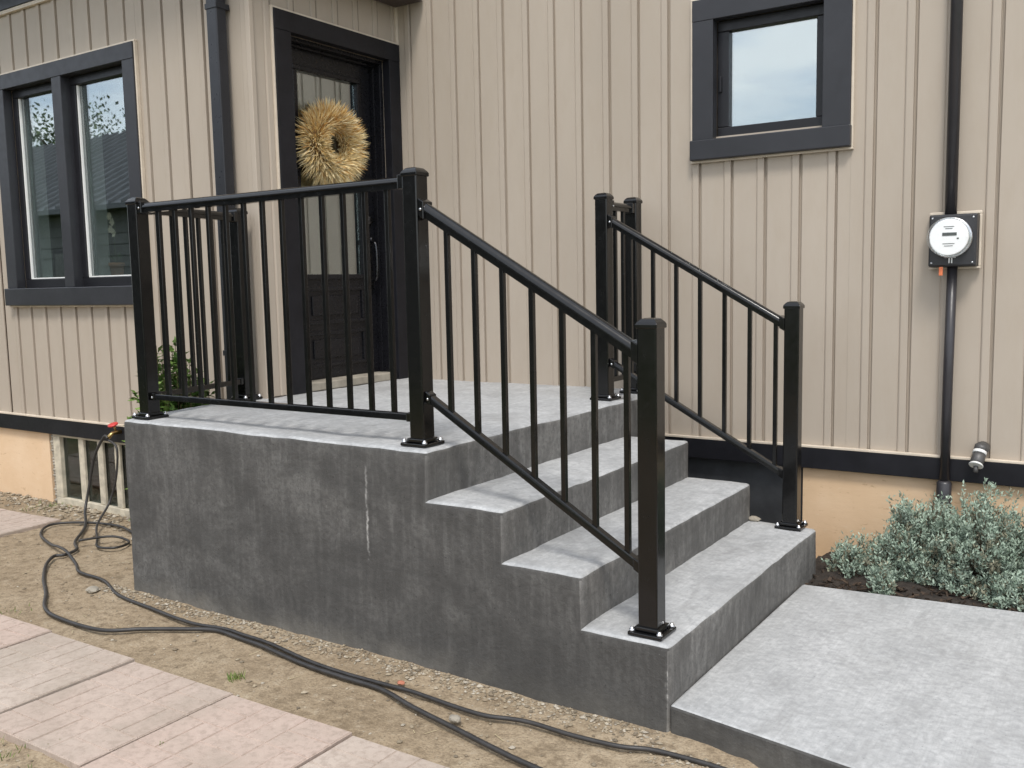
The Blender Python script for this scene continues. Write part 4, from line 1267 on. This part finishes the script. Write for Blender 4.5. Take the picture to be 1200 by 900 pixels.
# ------------------------------------------------------------------ plants
def silver_shrub(loc, rx, ry, h, n, seed, label):
    """rounded mound of many short feathery sprigs carried on woody branches"""
    rnd = random.Random(seed)
    e = empty('silver_shrub', loc)
    tag(e, label, 'shrub', 'silvery shrubs in the bed')
    L0 = Vector(loc)
    st, fo = B(), B()
    lumps = [(rnd.uniform(0, 6.28), rnd.uniform(0.75, 1.15)) for _ in range(7)]
    for i in range(n):
        an = rnd.uniform(0, 2 * math.pi)
        el = math.asin(rnd.uniform(-0.12, 1.0))
        k = 1.0
        for la, lk in lumps:
            w = max(0.0, math.cos(an - la)) ** 6 * math.cos(el)
            k += (lk - 1.0) * w
        k *= 0.86 + 0.42 * noise.noise(Vector((math.cos(an) * 2 + seed, math.sin(an) * 2, el * 2.2)))
        R_ = k * (rnd.uniform(0.60, 1.05) if rnd.random() < 0.96 else rnd.uniform(1.05, 1.18))
        dirv = Vector((math.cos(an) * math.cos(el), math.sin(an) * math.cos(el), math.sin(el)))
        tip = L0 + Vector((dirv.x * rx * R_, dirv.y * ry * R_, max(0.02, dirv.z * h * R_)))
        if tip.y > YW - 0.03:
            tip.y = YW - 0.03 - rnd.uniform(0, 0.07)
        base = L0 + Vector((dirv.x * rx * 0.18, dirv.y * ry * 0.18, -0.01))
        mid = base.lerp(tip, 0.5) + Vector((0, 0, h * 0.10 * (1 - dirv.z)))
        up = Vector((dirv.x * 0.5, dirv.y * 0.5, 0.9)).normalized()
        end = tip + up * rnd.uniform(0.012, 0.045)
        if i % 3 == 0:
            st.tube([base, mid, tip], [0.0034, 0.0026, 0.0016], 4, caps=False, tint=(0.10, 0.075, 0.05) if rnd.random() < 0.6 else (0.21, 0.17, 0.12))
        dead = rnd.random() < (0.10 + 0.30 * max(0.0, 0.35 - dirv.z))
        hue = rnd.random()
        s0 = mid.lerp(tip, 0.45)
        nl = 26
        for q in range(nl):
            t = q / nl
            p = (s0.lerp(tip, t * 1.6) if t < 0.62 else tip.lerp(end, (t - 0.62) / 0.38))
            p = p + Vector((rnd.gauss(0, 0.006), rnd.gauss(0, 0.006), rnd.gauss(0, 0.006)))
            d = (Vector((rnd.uniform(-1, 1), rnd.uniform(-1, 1), rnd.uniform(-0.5, 1))) + up * 0.7).normalized()
            ll = rnd.uniform(0.010, 0.026)
            w = d.cross(Vector((rnd.uniform(-1, 1), rnd.uniform(-1, 1), rnd.uniform(-1, 1)))).normalized() * rnd.uniform(0.0026, 0.0050)
            c = Vector((0.20, 0.275, 0.205)).lerp(Vector((0.44, 0.53, 0.43)), min(1, 0.40 * hue + 0.70 * rnd.random()))
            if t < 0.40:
                c = c * rnd.uniform(0.35, 0.8)  # inner leaves darkened: depth shade painted into their tint
            if dead or t < 0.12:
                c = c.lerp(Vector((0.25, 0.19, 0.12)), 0.65)
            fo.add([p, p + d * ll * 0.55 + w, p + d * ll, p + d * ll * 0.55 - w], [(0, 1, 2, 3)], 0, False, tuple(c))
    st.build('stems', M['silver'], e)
    fo.build('foliage', M['silver'], e)

silver_shrub((0.43, 1.86, -0.03), 0.26, 0.25, 0.39, 1100, 1, 'silvery grey shrub in front of the conduit, left of the outlet pipe')
silver_shrub((0.66, 1.86, -0.03), 0.27, 0.25, 0.46, 1250, 2, 'tallest silvery shrub, growing under the capped outlet pipe')
silver_shrub((0.98, 1.84, -0.03), 0.28, 0.26, 0.42, 1000, 3, 'silvery shrub cut by the right edge of the photo')
silver_shrub((0.84, 1.67, -0.05), 0.12, 0.09, 0.19, 170, 5, 'small low silvery sprig at the walk edge under the right shrub')
silver_shrub((0.32, 1.57, -0.05), 0.055, 0.05, 0.17, 70, 6, 'lone silvery sprout at the edge of the concrete walk')
silver_shrub((0.13, 1.80, -0.05), 0.12, 0.13, 0.19, 130, 8, 'dry straggly silvery clump beside the lowest step')

def green_shrub(loc, rx, ry, h, n, seed, label, leaf=0.03, lo=0.12):
    rnd = random.Random(seed)
    e = empty('green_shrub', loc)
    tag(e, label, 'shrub')
    st, fo = B(), B()
    L0 = Vector(loc)
    for i in range(n):
        an = rnd.uniform(0, 2 * math.pi)
        rr = math.sqrt(rnd.random())
        out = Vector((math.cos(an) * rx * rr, math.sin(an) * ry * rr, 0))
        tip = L0 + out + Vector((0, 0, h * rnd.uniform(0.45, 1.0) * (1 - 0.35 * rr)))
        base = L0 + out * 0.25
        pts = smooth_path([base, base.lerp(tip, 0.5) + out * 0.1, tip], 5)
        st.tube(pts, [0.005 - 0.0035 * k / len(pts) for k in range(len(pts))], 5, caps=False, tint=(0.10, 0.08, 0.04))
        for k in range(34):
            t = rnd.uniform(lo, 1.0)
            j = min(int(t * (len(pts) - 1)), len(pts) - 2)
            p = pts[j].lerp(pts[j + 1], t * (len(pts) - 1) - j)
            d = Vector((rnd.uniform(-1, 1), rnd.uniform(-1, 1), rnd.uniform(-0.3, 0.8))).normalized()
            w = d.cross(Vector((rnd.uniform(-.4, .4), rnd.uniform(-.4, .4), 1))).normalized()
            up = w.cross(d)
            ll = leaf * rnd.uniform(0.7, 1.3)
            p = p + d * 0.01
            c = Vector((0.05, 0.11, 0.02)).lerp(Vector((0.20, 0.30, 0.075)), rnd.random() ** 1.4)
            fo.add([p, p + d * ll * 0.5 + w * ll * 0.32 + up * 0.003, p + d * ll, p + d * ll * 0.5 - w * ll * 0.32 + up * 0.003, p + d * ll * 0.5 - up * 0.002], [(0, 1, 4), (1, 2, 4), (2, 3, 4), (3, 0, 4)], 0, False, tuple(c))
    st.build('stems', M['leaf'], e)
    fo.build('foliage', M['leaf'], e)
green_shrub((-3.14, 0.50, GZ), 0.17, 0.26, 1.40, 260, 11, 'leafy green shrub squeezed between stoop and wing wall behind the corner post', 0.042, 0.55)
green_shrub((-3.60, 0.62, GZ), 0.08, 0.10, 0.50, 14, 12, 'small green weed growing by the basement window beside the stoop', 0.026)

# ------------------------------------------------------------------ potted flower on the inside sill
po = empty('potted_flower', (-4.43, 1.07, 1.466))
tag(po, 'pale flower in a terracotta pot behind the right window pane', 'potted plant')
B().lathe((-4.43, 1.07, 1.467), (0, 0, 1), [(0.036, 0), (0.046, 0.075), (0.052, 0.076), (0.052, 0.098), (0.044, 0.098), (0.040, 0.085)], 18).build('pot', M['terracotta'], po)
b = B()
b.tube(smooth_path([(-4.43, 1.07, 1.55), (-4.44, 1.07, 1.68), (-4.425, 1.07, 1.80), (-4.455, 1.07, 1.87)], 5), 0.004, 6, tint=(0.08, 0.10, 0.04))
for k in range(7):
    a = k * 0.9
    p = Vector((-4.43, 1.07, 1.56))
    d = Vector((math.cos(a), math.sin(a) * 0.5, 0.8)).normalized()
    w = d.cross(Vector((0, 0, 1))).normalized() * 0.012
    b.add([p, p + d * 0.05 + w, p + d * 0.10, p + d * 0.05 - w], [(0, 1, 2, 3)], 0, False, (0.05, 0.09, 0.03))
b.build('stem', M['leaf'], po)
b = B()
rnd = random.Random(5)
for (fx, fz) in ((-4.455, 1.87), (-4.43, 1.83), (-4.45, 1.785), (-4.42, 1.76)):
    for k in range(6):
        a = k * math.pi / 3 + rnd.uniform(-.2, .2)
        d = Vector((math.cos(a), -0.3, math.sin(a)))
        w = Vector((-math.sin(a), 0, math.cos(a))) * 0.011
        p = Vector((fx, 1.06, fz))
        b.add([p, p + d * 0.018 + w, p + d * 0.032, p + d * 0.018 - w], [(0, 1, 2, 3)], 0, False, (0.78, 0.66, 0.52))
b.build('petals', M['leaf'], po)

# ------------------------------------------------------------------ gravel, chips, weeds
def pebble(b, p, r, rnd, col):
    import_v = [(0, 0, 1), (0.9, 0, 0.1), (0.28, 0.85, 0.1), (-0.72, 0.53, 0.1), (-0.72, -0.53, 0.1), (0.28, -0.85, 0.1), (0, 0, -0.8)]
    sx, sy, sz = r * rnd.uniform(0.7, 1.4), r * rnd.uniform(0.7, 1.3), r * rnd.uniform(0.4, 0.8)
    a = rnd.uniform(0, 6.28)
    ca, sa = math.cos(a), math.sin(a)
    vv = []
    for x, y, z in import_v:
        x, y, z = x * sx * rnd.uniform(.8, 1.2), y * sy * rnd.uniform(.8, 1.2), z * sz
        vv.append((p[0] + x * ca - y * sa, p[1] + x * sa + y * ca, p[2] + z))
    b.add(vv, [(0, 1, 2), (0, 2, 3), (0, 3, 4), (0, 4, 5), (0, 5, 1), (6, 2, 1), (6, 3, 2), (6, 4, 3), (6, 5, 4), (6, 1, 5)], 0, False, col)

rnd = random.Random(21)
gv = B()
def stonecol():
    c = rnd.choice([(0.31, 0.255, 0.18), (0.36, 0.305, 0.225), (0.25, 0.20, 0.14), (0.41, 0.365, 0.295), (0.20, 0.165, 0.12)])
    k = rnd.uniform(0.75, 1.15)
    return tuple(min(1, v * k) for v in c)
def drop(x, y, r):
    if -3.02 < x < 0.02 and y > -0.006:
        return
    if x > -0.02 and y > -0.10 - 0.163 * (x - 0.6):
        return
    pebble(gv, (x, y, gheight(x, y) + r * 0.25), r, rnd, stonecol())
for i in range(2400):                                  # loose rubble along the foot of the stoop
    x = rnd.uniform(-3.05, 0.45)
    drop(x, -abs(rnd.gauss(0, 0.055)) - 0.008 - (0.09 + 0.16 * max(0, x - 0.3) if x > 0.0 else 0), abs(rnd.gauss(0.0036, 0.0026)) + 0.0018)
for i in range(3000):
    drop(rnd.uniform(-6, 1.0), rnd.uniform(-1.5, 0.9), abs(rnd.gauss(0.003, 0.0025)) + 0.0013)
for i in range(1100):                                  # by the wing wall
    drop(rnd.uniform(-6, -2.95), YL - abs(rnd.gauss(0, 0.12)), abs(rnd.gauss(0.008, 0.006)) + 0.002)
for i in range(22):
    drop(rnd.uniform(-3.4, -0.1), rnd.uniform(-0.45, -0.03), rnd.uniform(0.008, 0.014))
gv.build('gravel', M['stone'], kind='stuff')
mu = B()
for i in range(1500):                                  # bark chips in the bed
    x = rnd.uniform(0.0, 2.4)
    y = rnd.uniform(1.47 + 0.098 * x, 2.08)
    p = Vector((x, y, -0.035 + rnd.uniform(0, 0.022)))
    d = Vector((rnd.uniform(-1, 1), rnd.uniform(-1, 1), rnd.uniform(-.4, .4))).normalized() * rnd.uniform(0.006, 0.022)
    w = d.cross(Vector((rnd.uniform(-.5, .5), rnd.uniform(-.5, .5), 1))).normalized() * rnd.uniform(0.003, 0.007)
    kk = rnd.uniform(0.4, 1.5)
    c = tuple(v * kk for v in (0.060, 0.042, 0.030))
    u = Vector((0, 0, 0.003))
    mu.add([p - d - w, p + d - w, p + d + w, p - d + w, p - d - w + u, p + d - w + u, p + d + w + u, p - d + w + u], [(4, 5, 6, 7), (0, 1, 5, 4), (1, 2, 6, 5), (2, 3, 7, 6), (3, 0, 4, 7)], 0, False, c)
mu.build('bark_mulch', M['stone'], kind='stuff')
wd = B()
def blades(x, y, n, r, h, z=GZ):
    for i in range(n):
        a = rnd.uniform(0, 6.28)
        q = rnd.uniform(0, r)
        p = Vector((x + math.cos(a) * q, y + math.sin(a) * q, z))
        t = p + Vector((rnd.uniform(-.6, .6), rnd.uniform(-.6, .6), 1)) * h * rnd.uniform(.4, 1)
        w = Vector((math.cos(a), math.sin(a), 0)) * 0.0022
        c = Vector((0.10, 0.17, 0.04)).lerp(Vector((0.24, 0.26, 0.09)), rnd.random())
        wd.add([p - w, p + w, p.lerp(t, .6) + w * .7, t, p.lerp(t, .6) - w * .7], [(0, 1, 2, 3, 4)], 0, False, tuple(c))
for (x, y, n, r, h) in ((-1.58, -0.44, 45, 0.04, 0.035), (-1.36, -0.93, 30, 0.02, 0.025), (-3.55, 0.55, 40, 0.10, 0.06), (-5.0, 0.85, 50, 0.2, 0.04), (-1.75, -1.22, 60, 0.15, 0.03), (-2.1, -1.25, 60, 0.15, 0.03), (-3.1, -0.48, 24, 0.10, 0.02)):
    blades(x, y, n, r, h, gheight(x, y))
for i in range(420):                                   # dry straw lying about
    x, y = rnd.uniform(-5, 0.6), rnd.uniform(-1.5, 0.85)
    if (-3.04 < x < 0.02 and y > -0.02) or -1.15 < y < -0.5 or (x > -0.05 and y > -0.25):
        continue
    a = rnd.uniform(0, 6.28)
    d = Vector((math.cos(a), math.sin(a), 0)) * rnd.uniform(0.008, 0.03)
    w = Vector((-math.sin(a), math.cos(a), 0)) * 0.0012
    p = Vector((x, y, gheight(x, y) + 0.005))
    wd.add([p - d - w, p + d - w, p + d + w, p - d + w], [(0, 1, 2, 3)], 0, False, (0.50, 0.42, 0.26) if rnd.random() < .6 else (0.16, 0.11, 0.07))
wd.build('weeds', M['leaf'], kind='stuff')
def chunk(name, loc, r, mat, seed, label, cat):
    rn = random.Random(seed)
    bm = bmesh.new()
    bmesh.ops.create_icosphere(bm, subdivisions=2, radius=r)
    for v in bm.verts:
        v.co = Vector((v.co.x * 1.4, v.co.y, v.co.z * 0.6)) * (1 + 0.25 * noise.noise(v.co * (1.5 / r) + Vector((seed, 0, 0))))
    me = bpy.data.meshes.new(name)
    bm.to_mesh(me)
    bm.free()
    me.materials.append(mat)
    o = bpy.data.objects.new(name, me)
    o.location = loc
    COL.objects.link(o)
    tag(o, label, cat)
chunk('brick_fragment', (-1.0, -0.165, GZ + 0.018), 0.012, M['brick'], 1, 'small red brick chip beside the hoses at the foot of the stoop', 'brick chip')
chunk('field_stone', (-3.02, -0.12, GZ + 0.02), 0.028, M['cement'], 2, 'pale flat stone lying on the soil between the two hoses', 'stone')
chunk('field_stone', (-0.66, -0.285, GZ + 0.014), 0.018, M['cement'], 3, 'pale stone between the parting hoses near the bottom edge', 'stone')
chunk('cement_lump', (-0.298, DS - 0.02, H1 + 0.012), 0.022, M['cement'], 4, 'small pale cement lump on the lowest tread by the far riser', 'cement lump')

# ------------------------------------------------------------------ what the windows mirror: neighbouring house and trees
nh = empty('neighbour_house', (-15, -9, GZ))
tag(nh, 'house with ribbed grey roof mirrored in the left double window', 'house')
x0, x1, ye, yr, ze, zr = -30.0, -7.5, -6.6, -11.2, 3.0, 5.55
b = B()
b.box((x0, yr - 3.6, GZ - 0.3), (x1, ye - 0.5, ze + 0.15))
b.prism([(0, ye - 0.5, ze + 0.15), (0, yr, zr - 0.15), (0, yr - 3.6, ze + 0.15)], (x0 + 0.01, 0, 0), (x1 - 0.01, 0, 0))
nw = b.build('wall', M['nwall'], nh)
for i in range(14):
    z = GZ + 0.15 + i * 0.23
    box('clapboard', (x0, ye - 0.5, z), (x1, ye - 0.475, z + 0.20), M['nwall'], nw)
rf = B().prism([(0, ye, ze), (0, yr, zr), (0, yr - 4.4, ze), (0, yr - 4.4, ze + 0.10), (0, yr, zr + 0.10), (0, ye, ze + 0.10)], (x0 - 0.4, 0, 0), (x1 + 0.4, 0, 0)).build('roof', M['roofing'], nh)
sl = Vector((0, yr - ye, zr - ze))
rib = B().prism([Vector((-0.03, ye, ze + 0.102)), Vector((0.03, ye, ze + 0.102)), Vector((0.018, ye, ze + 0.165)), Vector((-0.018, ye, ze + 0.165))], (0, 0, 0), sl).mesh('rib', M['roofing'])
x = x0 - 0.2
while x < x1 + 0.4:
    inst('rib', rib, (x, 0, 0), rf)
    x += 0.45
for xw in (-24, -18, -12):
    wf = box('window', (xw - 0.6, ye - 0.49, 1.0), (xw + 0.6, ye - 0.44, 2.3), M['sash'], nh)
    box('pane', (xw - 0.52, ye - 0.439, 1.08), (xw + 0.52, ye - 0.43, 2.22), M['dark'], wf)

def tree(loc, h, r, seed, label):
    rn = random.Random(seed)
    e = empty('leafy_tree', loc)
    tag(e, label, 'tree', 'trees mirrored in the windows')
    L0 = Vector(loc)
    b = B()
    b.tube(smooth_path([L0, L0 + Vector((0.1, 0, h * 0.3)), L0 + Vector((-0.1, 0.1, h * 0.62)), L0 + Vector((0.05, 0, h * 0.9))], 4), [0.22 - 0.2 * k / 13 for k in range(13)], 8)
    cl = []
    for i in range(16):
        a = rn.uniform(0, 6.28)
        z = rn.uniform(0.4, 0.95)
        q = L0 + Vector((math.cos(a) * r * rn.uniform(.4, .9) * (1.15 - z * 0.6), math.sin(a) * r * rn.uniform(.4, .9) * (1.15 - z * 0.6), h * z))
        s = L0 + Vector((0, 0, h * (z - 0.15)))
        b.tube([s, s.lerp(q, 0.5) + Vector((0, 0, 0.1)), q], [0.06, 0.04, 0.015], 6)
        cl.append((q, rn.uniform(0.5, 0.95) * r * 0.55))
    b.build('trunk', M['bark'], e)
    f = B()
    for q, rad in cl:
        for k in range(260):
            d = Vector((rn.gauss(0, 1), rn.gauss(0, 1), rn.gauss(0, 0.8)))
            p = q + d.normalized() * rad * rn.random() ** 0.45
            n = Vector((rn.uniform(-1, 1), rn.uniform(-1, 1), rn.uniform(-1, 1))).normalized()
            u = n.orthogonal().normalized()
            v = n.cross(u)
            s = rn.uniform(0.05, 0.11)
            c = Vector((0.04, 0.075, 0.02)).lerp(Vector((0.10, 0.14, 0.04)), rn.random())
            f.add([p - u * s, p - v * s * .5, p + u * s, p + v * s * .5], [(0, 1, 2, 3)], 0, False, tuple(c))
    f.build('crown', M['leaf'], e)
tree((-26, -19, GZ), 5.3, 2.6, 1, 'broad tree mirrored above the ribbed roof in the right pane')
tree((-34, -17, GZ), 8.2, 3.6, 2, 'tall dark tree mirrored behind the ribbed roof in the left pane')
tree((-19, -20, GZ), 4.9, 2.2, 3, 'lower tree mirrored over the roof ridge near the right sash edge')
tree((-11.4, -31, GZ), 6.5, 2.4, 4, 'far rounded tree whose top is mirrored low in the small window')

# ------------------------------------------------------------------ render settings
scene.cycles.max_bounces = 6
scene.cycles.diffuse_bounces = 3
scene.cycles.glossy_bounces = 3
scene.cycles.transmission_bounces = 4
scene.cycles.transparent_max_bounces = 8
scene.cycles.use_denoising = True
